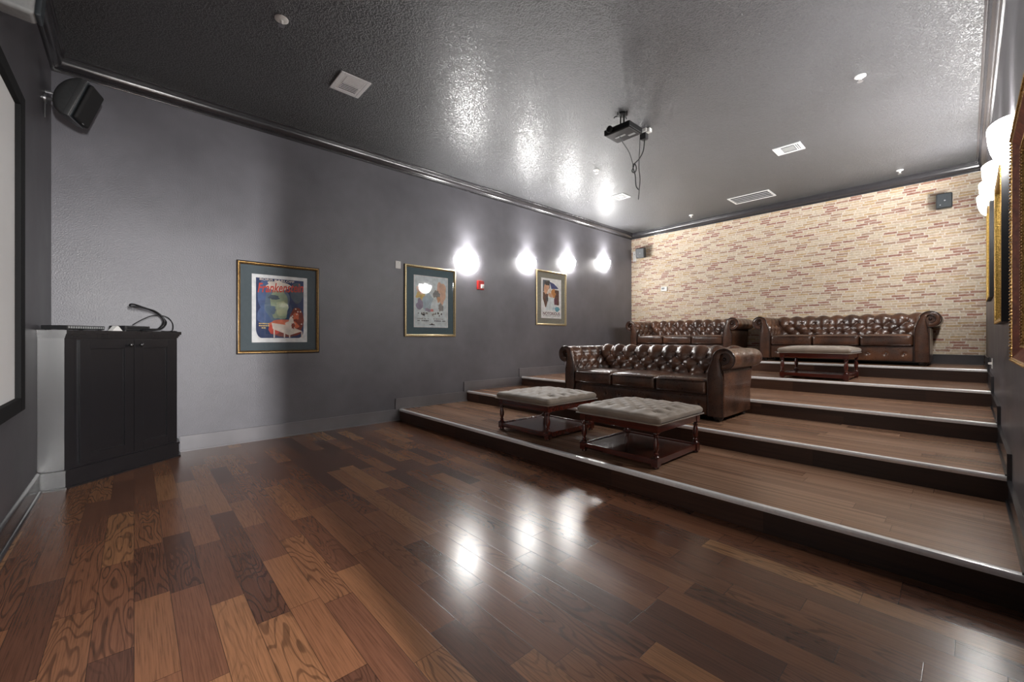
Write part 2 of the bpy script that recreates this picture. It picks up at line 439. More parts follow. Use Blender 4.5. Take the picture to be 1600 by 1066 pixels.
# stepped seating platforms
def stepped_planks():
    for i, (y, z) in enumerate(zip(TIER_Y, TIER_Z)):
        zb = TIER_Z[i-1] if i else 0.0
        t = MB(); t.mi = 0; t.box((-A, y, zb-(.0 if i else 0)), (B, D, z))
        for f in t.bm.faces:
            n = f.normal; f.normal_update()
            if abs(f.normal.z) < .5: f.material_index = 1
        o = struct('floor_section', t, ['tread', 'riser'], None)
stepped_planks()
# rounded aluminium nosing on every platform edge
for i, (y, z) in enumerate(zip(TIER_Y, TIER_Z)):
    n = MB()
    prof = [(y+.032, z), (y+.032, z+.004), (y+.002, z+.0055), (y-.006, z+.004), (y-.0105, z-.002), (y-.0105, z-.014), (y-.008, z-.026), (y, z-.027), (y, z)]
    n.prism([(p[0], p[1]) for p in prof], 'x', -A+.016, B-.016)
    struct('trim_%d' % (i+1), n, 'alu', 40)

# crown moulding, mitred at the corners
CR = [(0, -.133), (.014, -.133), (.016, -.129), (.016, -.122), (.012, -.119), (.012, -.110), (.020, -.108), (.026, -.103)]
CR += [(.026+.052*math.sin(PI/2*i/9)**1.0, -.103+.070*(1-math.cos(PI/2*i/9))) for i in range(1, 10)]
CR += [(.080, -.026), (.088, -.025), (.088, -.017), (.092, -.014), (.098, -.013), (.098, 0), (0, 0)]
def run(prof, p0, p1, inward, mitre0=True, mitre1=True):
    mb = MB(); p0 = Vector(p0); p1 = Vector(p1); d = (p1-p0).normalized(); inn = Vector(inward)
    a = []; b = []
    for p, z in prof:
        a.append(mb.v(p0+inn*p+d*(p if mitre0 else 0)+Vector((0, 0, z))))
        b.append(mb.v(p1+inn*p-d*(p if mitre1 else 0)+Vector((0, 0, z))))
    n = len(prof); mb.face(a[::-1]); mb.face(b)
    for i in range(n): mb.face([a[i], a[(i+1) % n], b[(i+1) % n], b[i]])
    return mb
struct('trim_6', run(CR, (-A, YN, ZC), (-A, D, ZC), (1, 0, 0)), 'trim', 24)
struct('trim_7', run(CR, (-A, D, ZC), (B, D, ZC), (0, -1, 0)), 'trim', 24)
struct('trim_8', run(CR, (B, D, ZC), (B, YN, ZC), (-1, 0, 0)), 'trim', 24)
struct('trim_9', run(CR, (B, YN, ZC), (-A, YN, ZC), (0, 1, 0)), 'trim', 24)

# baseboards that step up with the platforms
def stepped_base(name, x0, sgn, y0, mat):
    hb, lead, th = .152, .060, .014
    up = [(y0, .158)]
    for i, (y, z) in enumerate(zip(TIER_Y, TIER_Z)):
        up += [(y-lead, up[-1][1]), (y-lead, z+hb)]
    up.append((D, up[-1][1]))
    low = [(y0, 0)]
    for y, z in zip(TIER_Y, TIER_Z): low += [(y, low[-1][1]), (y, z)]
    low.append((D, low[-1][1]))
    mb = MB()
    def ext(poly, a, b):
        # split in tiers so every face stays planar and convex
        mb.prism(poly, 'x', min(a, b), max(a, b))
    cap = .022
    seg_y = [y0]+[y-lead for y in TIER_Y]+[D]; tops = [.158]+[z+hb for z in TIER_Z]; bots = [0]+TIER_Z
    for i in range(len(tops)):
        ya, yb = seg_y[i], seg_y[i+1]
        bot_start = bots[i-1] if i else 0
        a, b = x0, x0+sgn*th
        if i: ext([(ya, bot_start), (ya+lead, bot_start), (ya+lead, tops[i]), (ya, tops[i])], a, b); ya2 = ya+lead
        else: ya2 = ya
        ext([(ya2, bots[i]), (yb, bots[i]), (yb, tops[i]), (ya2, tops[i])], a, b)
        # moulded cap along the top and up the front of each step
        a, b = x0, x0+sgn*(th+.007)
        ext([(ya-.004, tops[i]-.012), (yb+(.004 if i < len(tops)-1 else 0), tops[i]-.012), (yb+(.004 if i < len(tops)-1 else 0), tops[i]+.006), (ya-.004, tops[i]+.006)], a, b)
        if i:
            pt = tops[i-1]
            ext([(ya-.005, pt), (ya+.008, pt), (ya+.008, tops[i]-.012), (ya-.005, tops[i]-.012)], a, b)
        # shoe moulding
        a, b = x0+sgn*th, x0+sgn*(th+.012)
        ext([(ya2, bots[i]), (yb+(lead if i < len(tops)-1 else 0), bots[i]), (yb+(lead if i < len(tops)-1 else 0), bots[i]+.016), (ya2, bots[i]+.016)], a, b)
    return struct(name, mb, mat, 30)
stepped_base('baseboard_left', -A, 1, .36, 'base')
stepped_base('baseboard_right', B, -1, DY1+.09, 'trim')
bb = MB().box((-A+.02, D-.016, TIER_Z[4]), (B-.02, D, TIER_Z[4]+.135), .003)
bb.box((-A+.02, D-.022, TIER_Z[4]+.128), (B-.02, D, TIER_Z[4]+.146), .004)
struct('baseboard_back', bb, 'trim')
BF = [(0, 0), (.030, 0), (.030, .012), (.024, .020), (.016, .022), (.016, .132), (.022, .138), (.020, .150), (.010, .158), (0, .160)]
struct('baseboard_front', run(BF, (-4.80, YN, 0), (B, YN, 0), (0, 1, 0), False, False), 'trim', 40)

# ------------------------------------------------------------------ projection screen
sx0, sx1, sz0, sz1 = -4.023, -.50, .747, 2.713
scr = thing('projection_screen', 'large white projection screen in a thick black frame on the dark end wall', 'projection screen', ((sx0+sx1)/2, YN, sz0))
def loc_box(root, lo, hi, bevel=0): return MB(Matrix.Translation(-root.location)).box(lo, hi, bevel)
obj('screen_surface', loc_box(scr, (sx0+.09, YN+.004, sz0+.06), (sx1-.09, YN+.018, sz1-.06)), 'screen', scr)
fw = .125
for nm, lo, hi in (('frame_rail', (sx0+fw, YN+.001, sz0), (sx1-fw, YN+.045, sz0+.085)), ('frame_rail', (sx0+fw, YN+.001, sz1-.085), (sx1-fw, YN+.045, sz1)),
                   ('frame_stile', (sx0, YN+.001, sz0), (sx0+fw, YN+.045, sz1)), ('frame_stile', (sx1-fw, YN+.001, sz0), (sx1, YN+.045, sz1))):
    obj(nm, loc_box(scr, lo, hi, .006), 'velvet', scr)

# ------------------------------------------------------------------ corner cabinet
PA = Vector((-4.822, -.404, 0)); PB = Vector((-5.392, .336, 0))
ud = (PB-PA).normalized(); nd = Vector((-ud.y, ud.x, 0))*-1
if nd.x < 0: nd = -nd
LN = (PB-PA).length
cab = thing('corner_cabinet', 'black two-door cabinet built across the corner left of the framed posters', 'cabinet', PA, Matrix((ud, -nd, Vector((0, 0, 1)))).transposed())
def cl(x, y):  # world xy -> cabinet local xy
    q = Vector((x, y, 0))-PA; return (q.dot(ud), q.dot(-nd))
def pent(off):
    # outline of the cabinet in local xy, offset outwards by off
    return [cl(-A+.001, YN+.001), cl(-4.838+off, YN+.001), cl(-4.838+off, -.410+off*.45), cl(-5.400+off*.45, .322+off), cl(-A+.001, .322+off)]
obj('body', MB().prism(pent(0), 'z', .02, 1.205), 'cab', cab)
pl = MB().prism(pent(.016), 'z', 0, .140); pl.prism(pent(.022), 'z', .128, .146); pl.prism(pent(.030), 'z', 0, .014)
obj('plinth', pl, 'cab', cab)
tp = MB().prism(pent(.010), 'z', 1.200, 1.216); tp.prism(pent(.020), 'z', 1.216, 1.232); tp.prism(pent(.034), 'z', 1.232, 1.262)
obj('countertop', tp, 'cab_top', cab)
# doors: shaker frames with a recessed panel on the diagonal front
f0 = Vector(cl(-4.838, -.410)); f1 = Vector(cl(-5.400, .322)); FL = (f1-f0).length
def door(u0, u1, knob_u, name='door'):
    z0, z1, yf = .165, 1.185, f0.y
    d = MB(); st = .075
    for a, b, c, e in ((u0, u0+st, z0, z1), (u1-st, u1, z0, z1), (u0+st, u1-st, z0, z0+st), (u0+st, u1-st, z1-st, z1)):
        d.box((a, yf-.020, c), (b, yf+.001, e), .0025)
    d.box((u0+st-.006, yf-.009, z0+st-.006), (u1-st+.006, yf+.001, z1-st+.006))
    for a, b, c, e in ((u0+st, u0+st+.008, z0+st, z1-st), (u1-st-.008, u1-st, z0+st, z1-st), (u0+st, u1-st, z0+st, z0+st+.008), (u0+st, u1-st, z1-st-.008, z1-st)):
        d.box((a, yf-.014, c), (b, yf, e), .002)
    o = obj(name, d, 'cab', cab)
    k = MB(); k.lathe([(.007, 0), (.006, .012), (.015, .020), (.018, .028), (.014, .036), (.0, .039)], (0, 0, 0), 16, 'z', False)
    k2 = obj('knob', k, 'chrome', o, loc=(knob_u, yf-.020, 1.135)); k2.rotation_euler = (PI/2, 0, 0)
q0, qm, q1 = f0.x+FL*.10, f0.x+FL*.545, f0.x+FL*.955
door(q0, qm-.002, qm-.045); door(qm+.002, q1, qm+.045)

# things on the cabinet
CT = 1.2625
def on_cab(u, w): return PA+ud*u-nd*w
def cab_thing(name, label, cat, u, w, rz=0, group=None):
    p = on_cab(u, w); return thing(name, label, cat, (p.x, p.y, CT), (0, 0, math.atan2(ud.y, ud.x)+rz), group)
ps = cab_thing('disc_player', 'slim black slotted electronics box at the left end of the black cabinet top', 'electronics', .17, .15, .35)
obj('case', MB().box((-.19, -.08, .008), (.19, .10, .040), .004), 'black_plastic', ps)
vv = MB()
for i in range(16): vv.box((-.18+i*.023, -.0815, .016), (-.166+i*.023, -.0795, .033))
obj('vent_slots', vv, 'grey_plastic', ps)
for x in (-.16, .16):
    for y in (-.06, .08): obj('foot', MB().lathe([(.012, 0), (.012, .010)], (x, y, 0), 10), 'black_plastic', ps)
wt = cab_thing('remote_stand', 'small white wedge on the cabinet between the two black boxes', 'stand', .40, .06, .2)
obj('wedge', MB().prism([(-.05, 0), (.05, 0), (.012, .042), (-.004, .046)], 'y', -.02, .02), 'white_plastic', wt)
mp = cab_thing('media_box', 'black set-top box under the coiled cables on the cabinet', 'electronics', .575, .13, .1)
obj('case', MB().box((-.12, -.08, .006), (.12, .08, .050), .006), 'black_plastic', mp)
fp = MB().box((-.10, -.0815, .016), (.10, -.079, .042), .001); obj('front_panel', fp, 'grille', mp)
for x in (-.1, .1):
    for y in (-.06, .06): obj('foot', MB().lathe([(.01, 0), (.01, .008)], (x, y, 0), 10), 'black_plastic', mp)
def catmull(pts, k=10):
    pts = [Vector(p) for p in pts]; o = []
    for i in range(len(pts)-1):
        p0 = pts[max(i-1, 0)]; p1 = pts[i]; p2 = pts[i+1]; p3 = pts[min(i+2, len(pts)-1)]
        for j in range(k):
            t = j/k; o.append(.5*((2*p1)+(p2-p0)*t+(2*p0-5*p1+4*p2-p3)*t*t+(3*p1-p0-3*p2+p3)*t**3))
    return o+[pts[-1]]
def cable(name, label, pts, r, mat='cable', group=None, k=10):
    p0 = Vector(pts[0]); mb = MB(); mb.tube([Vector(p)-p0 for p in catmull(pts, k)], r, 8)
    o = obj(name, mb, mat, None, 60, loc=p0); tag(o, label, 'cable', group); return o
def cc(u, w, z): p = on_cab(u, w); return (p.x, p.y, CT+z)
cable('coiled_cable', 'thick black cable looping high above the cabinet top', [cc(.60, .04, .008), cc(.68, .03, .02), cc(.80, .05, .03), cc(.87, .08, .10), cc(.80, .12, .19), cc(.66, .14, .245), cc(.58, .12, .255), cc(.56, .10, .235),
      cc(.64, .07, .225), cc(.76, .06, .19), cc(.82, .04, .11), cc(.76, .03, .03), cc(.68, .0, .012), cc(.60, .02, .008)], .008)
cable('thin_cable', 'thin grey cable arching to the right end of the cabinet top', [cc(.62, .16, .06), cc(.70, .14, .12), cc(.80, .14, .16), cc(.92, .14, .155), cc(.985, .14, .10), cc(.96, .10, .03), cc(.90, .06, .006), cc(.80, .05, .005)], .0042)
cable('flat_cable', 'thin black cable lying flat along the right end of the cabinet top', [cc(.885, .005, .0045), cc(.905, .02, .006), cc(.93, .03, .0045), cc(.955, .05, .0045), cc(.975, .09, .0045), cc(.985, .15, .0045)], .0042)

# ------------------------------------------------------------------ corner loudspeaker
sp = thing('wall_speaker', 'large black round-backed speaker on a bracket in the corner above the cabinet', 'speaker', (-5.10, -.345, 3.205))
yaw_, pit = math.radians(74), math.radians(20)
fx = Vector((math.cos(yaw_)*math.cos(pit), math.sin(yaw_)*math.cos(pit), -math.sin(pit))); sy = Vector((-math.sin(yaw_), math.cos(yaw_), 0)); uz = fx.cross(sy)
sp.rotation_euler = Matrix((fx, sy, uz)).transposed().to_euler()
H = .170
def dome(a, b):
    y = -1+2*b; k = max(0.0, 1-abs(y)**3.2)**.45
    return (-.004-.140*math.sin(PI*a)**.9*k if 0 < a < 1 else -.004, .118*y, H*math.cos(PI*a))
cs = MB(); cs.grid(dome, 36, 36); cs.box((-.008, -.118, -H), (.036, .118, H), .006)
obj('cabinet', cs, 'speaker_shell', sp, 50)
obj('trim_band', MB().box((.030, -.114, -H+.004), (.046, .114, H-.004), .004), 'slate_speaker', sp)
obj('trim_strip', MB().box((.035, -.116, -H+.003), (.041, .116, H-.003), .001), 'silver', sp)
obj('grille', MB().box((.044, -.108, -H+.010), (.082, .108, H-.010), .020, seg=3), 'grille', sp)
obj('logo', MB().box((.078, -.012, -H+.010), (.085, .012, -H+.018), .002), 'silver', sp)
inv = (Matrix.Translation(sp.location) @ sp.rotation_euler.to_matrix().to_4x4()).inverted()
br = MB(inv); br.cyl((-5.20, YN, 3.21), (-5.20, YN+.012, 3.21), .045, 20); br.cyl((-5.20, YN+.01, 3.21), (-5.165, YN+.10, 3.205), .012, 12)
br.box((-5.215, YN, 3.255), (-5.185, YN+.05, 3.275), .004); br.box((-5.214, YN, 3.05), (-5.192, YN+.006, 3.25), .002)
obj('bracket', br, 'silver', sp)

# speaker above the screen
cs_ = thing('screen_speaker', 'black speaker with side light painted on as grey, high on the end wall above the projection screen', 'speaker', (-3.46, -.40, 2.95), (math.radians(-4), 0, 0))
obj('cabinet', MB().box((-.062, -.150, 0), (.062, .0, .42), .022, seg=4), 'grey_plastic', cs_)  # black cabinet; the grey is light on its side put into the colour
obj('grille', MB().box((-.056, -.002, .006), (.056, .022, .414), .010, seg=3), 'slate_speaker', cs_)
obj('bracket', MB().box((-.03, -.19, .14), (.03, -.14, .28), .004), 'black_metal', cs_)

# ------------------------------------------------------------------ wall sconces
def half_bowl(R, Rz, Hh, t):
    mb = MB(); nu, nv = 28, 12
    def P(k, i, j):
        ph = PI*i/nu; th = (PI/2)*j/nv
        c = math.cos(th)**.85 if j < nv else 0.0
        return ((R-k)*math.cos(ph)*c, -(Hh-k)*math.sin(th), (Rz-k)*math.sin(ph)*c)
    o = [[mb.v(P(0, i, j)) for j in range(nv)]+[None] for i in range(nu+1)]; q = [[mb.v(P(t, i, j)) for j in range(nv)]+[None] for i in range(nu+1)]
    bo = mb.v(P(0, 0, nv)); bi = mb.v(P(t, 0, nv))
    for i in range(nu):
        for j in range(nv-1):
            mb.face([o[i][j], o[i+1][j], o[i+1][j+1], o[i][j+1]]); mb.face([q[i][j], q[i][j+1], q[i+1][j+1], q[i+1][j]])
        mb.face([o[i][nv-1], o[i+1][nv-1], bo]); mb.face([q[i+1][nv-1], q[i][nv-1], bi]); mb.face([o[i][0], q[i][0], q[i+1][0], o[i+1][0]])
    for i in (0, nu):
        for j in range(nv-1): mb.face([o[i][j], o[i][j+1], q[i][j+1], q[i][j]])
        mb.face([o[i][nv-1], bo, bi, q[i][nv-1]])
    return mb
def make_sconce(label, loc, rot):
    s = thing('wall_sconce', label, 'wall lamp', loc, rot)
    obj('bowl', half_bowl(.215, .097, .235, .005), 'bowl', s, 60, loc=(0, 0, .006))
    obj('backplate', MB().box((-.06, -.15, 0), (.06, -.02, .010), .003), 'white_plastic', s)
    b = MB(); b.lathe([(.010, -.05), (.010, .0), (.016, .01), (.024, .035), (.020, .058), (.0, .068)], (0, -.08, .050), 14, 'y', False)
    bl = obj('bulb', b, 'bulb', s)
    L = bpy.data.lights.new('sconce_bulb', 'SPOT'); L.energy = SCONCE_W; L.shadow_soft_size = .04; L.color = (1, .985, .965)
    lo = bpy.data.objects.new('bulb_light', L); COL.objects.link(lo); lo.parent = s; lo.location = (0, .0, .065); L.spot_size = math.radians(145); L.spot_blend = 1.0; lo.rotation_euler = Vector((0, -1, -1.05)).to_track_quat('Z', 'Y').to_euler()
    return s
SCONCE_W = 68
SY = [4.087, 5.48, 6.67, 7.93]; SZ = [2.535, 2.680, 2.830, 2.980]
sc0 = None
LL = ['lit half-bowl wall sconce above the red fire alarm on the left wall', 'lit half-bowl wall sconce just left of the framed NOTORIOUS poster',
      'lit half-bowl wall sconce just right of the framed NOTORIOUS poster', 'lit half-bowl wall sconce on the left wall nearest the brick wall']
LR = ['lit half-bowl wall sconce on the right wall, largest and nearest in view', 'lit half-bowl wall sconce on the right wall, second from the camera',
      'lit half-bowl wall sconce on the right wall, third from the camera', 'lit half-bowl wall sconce on the right wall nearest the brick wall']
for y, z, la in zip(SY, SZ, LL):
    if sc0 is None:
        sc0 = make_sconce(la, (-A, y, z), R_LEFT); sc0['group'] = 'half-bowl sconces on the left wall'
    else: dup(sc0, (-A, y, z), R_LEFT, la, 'half-bowl sconces on the left wall')
for y, z, la in zip(SY, SZ, LR): dup(sc0, (B, y, z), R_RIGHT, la, 'half-bowl sconces on the right wall')

# ------------------------------------------------------------------ framed posters
def mould(mb, w, h, prof, mats, bead=None):
    # rectangular frame from a profile of (inset, height, material index)
    c = [(-1, -1), (1, -1), (1, 1), (-1, 1)]
    rings = []
    for q in prof:
        ins, hh = q[0], q[1]
        rings.append([mb.v((sx*(w/2-ins), sy*(h/2-ins), hh)) for sx, sy in c])
    for k in range(len(prof)-1):
        mb.mi = prof[k][2]
        for i in range(4): mb.face([rings[k][i], rings[k][(i+1) % 4], rings[k+1][(i+1) % 4], rings[k+1][i]])
    mb.mi = prof[-1][2]
    for i in range(4): mb.face([rings[-1][i], rings[-1][(i+1) % 4], rings[0][(i+1) % 4], rings[0][i]])
    return mb
def beads(mb, w, h, ins, hh, r, pitch, mi):
    mb.mi = mi
    for sx in (-1, 1):
        n = int((h-2*ins)/pitch)
        for i in range(n+1): mb.sphere((sx*(w/2-ins), -h/2+ins+(h-2*ins)*i/n, hh), r, n=4)
        n = int((w-2*ins)/pitch)
        for i in range(1, n): mb.sphere((-w/2+ins+(w-2*ins)*i/n, sx*(h/2-ins), hh), r, n=4)
def frame_thing(label, loc, rot, w, h, sheet, style, art, matm, th=.03):
    t = thing('framed_poster', label, 'framed poster', loc, rot)
    f = MB()
    if style == 'dark':
        mould(f, w, h, [(0, .001, 0), (0, th*.8, 0), (.006, th, 0), (.014, th*1.1, 1), (.024, th*1.05, 0), (.031, th*.85, 1), (.036, th*.75, 0), (.040, .012, 0), (.040, .001, 0)], None)
        ms = ['frame_dark', 'gold']; beads(f, w, h, .019, th*1.1, .0045, .012, 1)
    elif style == 'pale':
        mould(f, w, h, [(0, .001, 0), (0, th*.8, 1), (.006, th, 1), (.020, th*1.1, 1), (.026, th*.9, 0), (.030, th*.75, 1), (.038, .012, 1), (.038, .001, 1)], None)
        ms = ['frame_dark', 'gold_pale']
    elif style == 'red':
        mould(f, w, h, [(0, .001, 0), (0, th*.85, 1), (.004, th, 1), (.013, th, 1), (.018, th*.92, 2), (.060, th*.40, 2), (.064, th*.46, 1), (.076, th*.42, 1), (.080, .013, 1), (.080, .001, 1)], None)
        ms = ['frame_black', 'gold', 'frame_red']; beads(f, w, h, .008, th, .0065, .016, 1); beads(f, w, h, .070, th*.45, .0055, .014, 1)
    else:
        mould(f, w, h, [(0, .001, 0), (0, th*.9, 1), (.010, th, 1), (.028, th*.95, 1), (.034, th*.8, 1), (.040, .012, 1), (.040, .001, 1)], None)
        ms = ['frame_black', 'gold_bright']; beads(f, w, h, .006, th*.98, .004, .012, 1)
    obj('frame', f, ms, t)
    ins = .03
    obj('mat_board', MB().box((-w/2+ins, -h/2+ins, .002), (w/2-ins, h/2-ins, .006)), matm, t)
    p = MB(); mats = ['ink_paper']; p.mi = 0
    cx, cy, sw, sh = sheet
    p.box((cx-sw/2, cy-sh/2, .0062), (cx+sw/2, cy+sh/2, .0074))
    if art: art(p, mats, cx, cy, sw, sh)
    obj('print', p, [m if m in M else M[m] for m in [x.replace('ink_', '') for x in mats]], t, None, recalc=False)
    obj('glazing', MB().box((-w/2+ins, -h/2+ins, .0115), (w/2-ins, h/2-ins, .0130)), 'glass', t, None)
    return t
class Art:
    def __init__(s, p, mats, cx, cy, sw, sh): s.p, s.mats, s.z = p, mats, .0076; s.f = lambda x, y: (cx-sw/2+x*sw, cy+sh/2-y*sh); s.sw, s.sh = sw, sh
    def c(s, ink):
        if ink not in s.mats: s.mats.append(ink)
        s.p.mi = s.mats.index(ink); s.z += .00006
    def poly(s, ink, pts): s.c(ink); s.p.flat([s.f(*q) for q in pts][::-1], s.z)
    def blob(s, ink, x, y, rx, ry, seed=0, rag=.12, rot=0, n=40):
        pts = []
        for i in range(n):
            t = -2*PI*i/n; k = 1+rag*mnoise.noise(Vector((math.cos(t)*1.6+seed*3.1, math.sin(t)*1.6, seed)))*1.6
            a, b = rx*k*math.cos(t), ry*k*math.sin(t)
            pts.append((x+a*math.cos(rot)-b*math.sin(rot), y+a*math.sin(rot)+b*math.cos(rot)))
        s.c(ink); s.p.flat([s.f(*q) for q in pts], s.z)
    def text(s, ink, body, x, y, size, rot=0, shear=0, bold=0, width=None):
        s.c(ink); q = s.f(x, y); s.p.text(body, size, (q[0], q[1], s.z), rot, shear, 'CENTER', 0, bold, width*s.sw)
    def bars(s, ink, x0, x1, y, h, seed, gap=.25):
        r = random.Random(seed); x = x0
        while x < x1:
            w = r.uniform(.015, .05)
            if r.random() > gap: s.poly(ink, [(x, y), (min(x+w, x1), y), (min(x+w, x1), y+h), (x, y+h)])
            x += w+.008
def art_one(p, mats, *a):
    q = Art(p, mats, *a)
    pts = [(.07, .05), (.93, .05), (.93, .82)]+[(.93-.10*(1-math.cos(t)), .82+.115*math.sin(t)) for t in [PI/2*i/8 for i in range(1, 9)]]
    pts += [(.17+.0, .935)]+[(.17-.10*math.sin(t), .935-.14*(1-math.cos(t))) for t in [PI/2*i/8 for i in range(1, 9)]]
    q.poly('ink_navy', pts)
    q.blob('ink_blue', .24, .30, .15, .22, 1); q.blob('ink_blue', .30, .60, .21, .16, 2); q.blob('ink_smoke', .80, .24, .12, .16, 3)
    q.blob('ink_steel', .44, .40, .22, .31, 4, .16); q.blob('ink_sage', .48, .42, .15, .25, 5, .22); q.blob('ink_mint', .53, .50, .11, .12, 6, .2)
    q.blob('ink_smoke', .38, .33, .10, .035, 16, .3); q.blob('ink_steel', .33, .52, .09, .05, 17, .4); q.blob('ink_cream', .46, .15, .20, .07, 18, .3)
    q.blob('ink_rust', .80, .66, .13, .19, 7); q.blob('ink_rust', .62, .84, .27, .075, 8); q.blob('ink_orange', .56, .74, .29, .085, 9); q.blob('ink_red', .39, .80, .11, .08, 10)
    q.blob('ink_orange', .78, .60, .06, .05, 11, .4)
    q.poly('ink_cream', [(.34, .71), (.62, .74), (.91, .83), (.66, .895), (.36, .80)]); q.blob('ink_cream', .69, .72, .085, .10, 12, .4, .5); q.blob('ink_rust', .73, .75, .035, .045, 13, .4)
    for x, y0 in ((.375, .80), (.56, .86), (.655, .89), (.885, .84)): q.poly('ink_cream', [(x, y0), (x+.022, y0), (x+.022, .93), (x, .93)])
    for i, (x, y) in enumerate(((.72, .60), (.82, .53), (.87, .53), (.78, .49), (.89, .72), (.80, .57))): q.blob('ink_cream', x, y, .014, .011, 20+i, .1, n=12)
    for k in range(3): q.bars('ink_yellow', .12, .30, .715+k*.032, .015, 40+k, .1)
    q.text('ink_cream', 'BORIS KARLOFF', .44, .075, .036, -.02, 0, .0006, .62)
    q.text('ink_red', 'Frankenstein', .50, .185, .155, .07, .35, .0028, .84)
def art_two(p, mats, *a):
    q = Art(p, mats, *a)
    q.poly('ink_mist', [(.02, .015), (.98, .015), (.98, .985), (.02, .985)])
    q.blob('ink_peach', .78, .32, .15, .20, 1, .3); q.blob('ink_yellow', .20, .38, .13, .09, 2, .4); q.blob('ink_peach', .22, .26, .14, .09, 3, .4); q.blob('ink_peach', .80, .20, .12, .05, 13, .4)
    q.blob('ink_sky', .40, .52, .19, .18, 4, .2); q.blob('ink_stone', .66, .38, .10, .11, 5, .35); q.blob('ink_mist', .62, .58, .13, .18, 6, .2, .5); q.blob('ink_skin', .71, .44, .05, .05, 7, .3)
    q.blob('ink_lilac', .17, .56, .10, .09, 8, .4); q.blob('ink_stone', .78, .60, .08, .08, 9, .3, -.5); q.blob('ink_lilac', .40, .66, .10, .03, 10, .5, .2); q.blob('ink_pink', .51, .665, .05, .025, 11, .3)
    r = random.Random(5)
    for i in range(16):
        x = r.choice((r.uniform(.09, .32), r.uniform(.58, .90), r.uniform(.3, .6))); q.blob('ink_coal' if i % 3 else 'ink_stone', x, .745+r.uniform(-.03, .02), r.uniform(.012, .035), r.uniform(.008, .022), 30+i, .5, n=14)
    q.bars('ink_stone', .10, .42, .825, .015, 1, .1); q.bars('ink_stone', .55, .86, .825, .015, 2, .1); q.bars('ink_coal', .10, .42, .862, .017, 3, .12); q.bars('ink_coal', .55, .92, .862, .017, 4, .12)
    q.poly('ink_coal', [(.43, .945), (.49, .93), (.51, .915), (.53, .93), (.60, .945), (.60, .952), (.43, .952)])
def art_three(p, mats, *a):
    q = Art(p, mats, *a)
    q.poly('ink_smoke', [(.08, .05), (.42, .05), (.42, .30), (.08, .34)]); q.poly('ink_brown', [(.08, .34), (.34, .40), (.30, .72), (.20, .73), (.08, .52)])
    q.poly('ink_royal', [(.40, .08), (.62, .12), (.80, .20), (.86, .24), (.50, .26)]); q.poly('ink_brown', [(.62, .27), (.88, .28), (.88, .66), (.74, .66), (.62, .42)])
    q.blob('ink_skin', .25, .24, .12, .15, 1, .2, .4); q.blob('ink_cream', .42, .37, .12, .11, 2, .2, .5); q.blob('ink_amber', .60, .36, .11, .11, 3, .3); q.blob('ink_skin', .46, .42, .12, .06, 4, .3, .3); q.blob('ink_coal', .29, .12, .13, .05, 14, .3)
    q.poly('ink_mist', [(.36, .46), (.60, .48), (.76, .72), (.76, .80), (.18, .80), (.26, .68)]); q.blob('ink_coal', .28, .52, .06, .06, 5, .3); q.blob('ink_plum', .72, .58, .09, .09, 6, .4)
    q.blob('ink_teal', .78, .76, .13, .055, 7, .25); q.blob('ink_sky', .62, .74, .06, .03, 8, .3)
    q.text('ink_plum', 'NOTORIOUS', .5, .885, .082, 0, 0, .0016, .84)
    q.bars('ink_stone', .10, .90, .935, .016, 12, .15)
def art_plain(seed):
    def f(p, mats, *a):
        q = Art(p, mats, *a); r = random.Random(seed)
        q.poly(('ink_teal', 'ink_navy', 'ink_ochre')[seed % 3], [(.06, .05), (.94, .05), (.94, .90), (.06, .90)])
        for i in range(7): q.blob(r.choice(('ink_sage', 'ink_cream', 'ink_rust', 'ink_steel', 'ink_peach')), r.uniform(.25, .75), r.uniform(.2, .75), r.uniform(.08, .2), r.uniform(.06, .16), i+seed, .3)
    return f
PW, PH = .892, 1.074
frame_thing('framed Frankenstein poster in a dark gold-beaded frame, nearest the black cabinet', (-A, 1.302, 1.551), R_LEFT, PW, PH, (.005, -.003, .598, .80), 'dark', art_one, 'mat_slate')
frame_thing('pale framed poster with teal mat, between the white wall plate and fire alarm', (-A, 3.392, 1.759), R_LEFT, PW+.01, PH, (.008, -.002, .606, .79), 'pale', art_two, 'mat_teal')
frame_thing('framed NOTORIOUS poster in a pale gold frame with grey mat, under two sconces', (-A, 6.148, 1.988), R_LEFT, PW, PH, (.004, -.002, .590, .79), 'pale', art_three, 'mat_grey')
frame_thing('nearest frame on the right wall, beaded gold with a red-brown band', (B, 2.60, 1.610), R_RIGHT, PW, 1.04, (0, 0, .60, .80), 'red', art_plain(3), 'mat_teal', .050)
frame_thing('black-sided bright gold frame on the right wall, between the nearest and farthest frames', (B, 4.67, 1.845), R_RIGHT, PW, PH, (0, 0, .60, .80), 'bright', art_plain(4), 'mat_slate', .040)
frame_thing('farthest frame on the right wall, thin gold edge beside the brick wall', (B, 7.00, 2.165), R_RIGHT, PW, PH, (0, 0, .60, .80), 'bright', art_plain(5), 'mat_slate', .034)

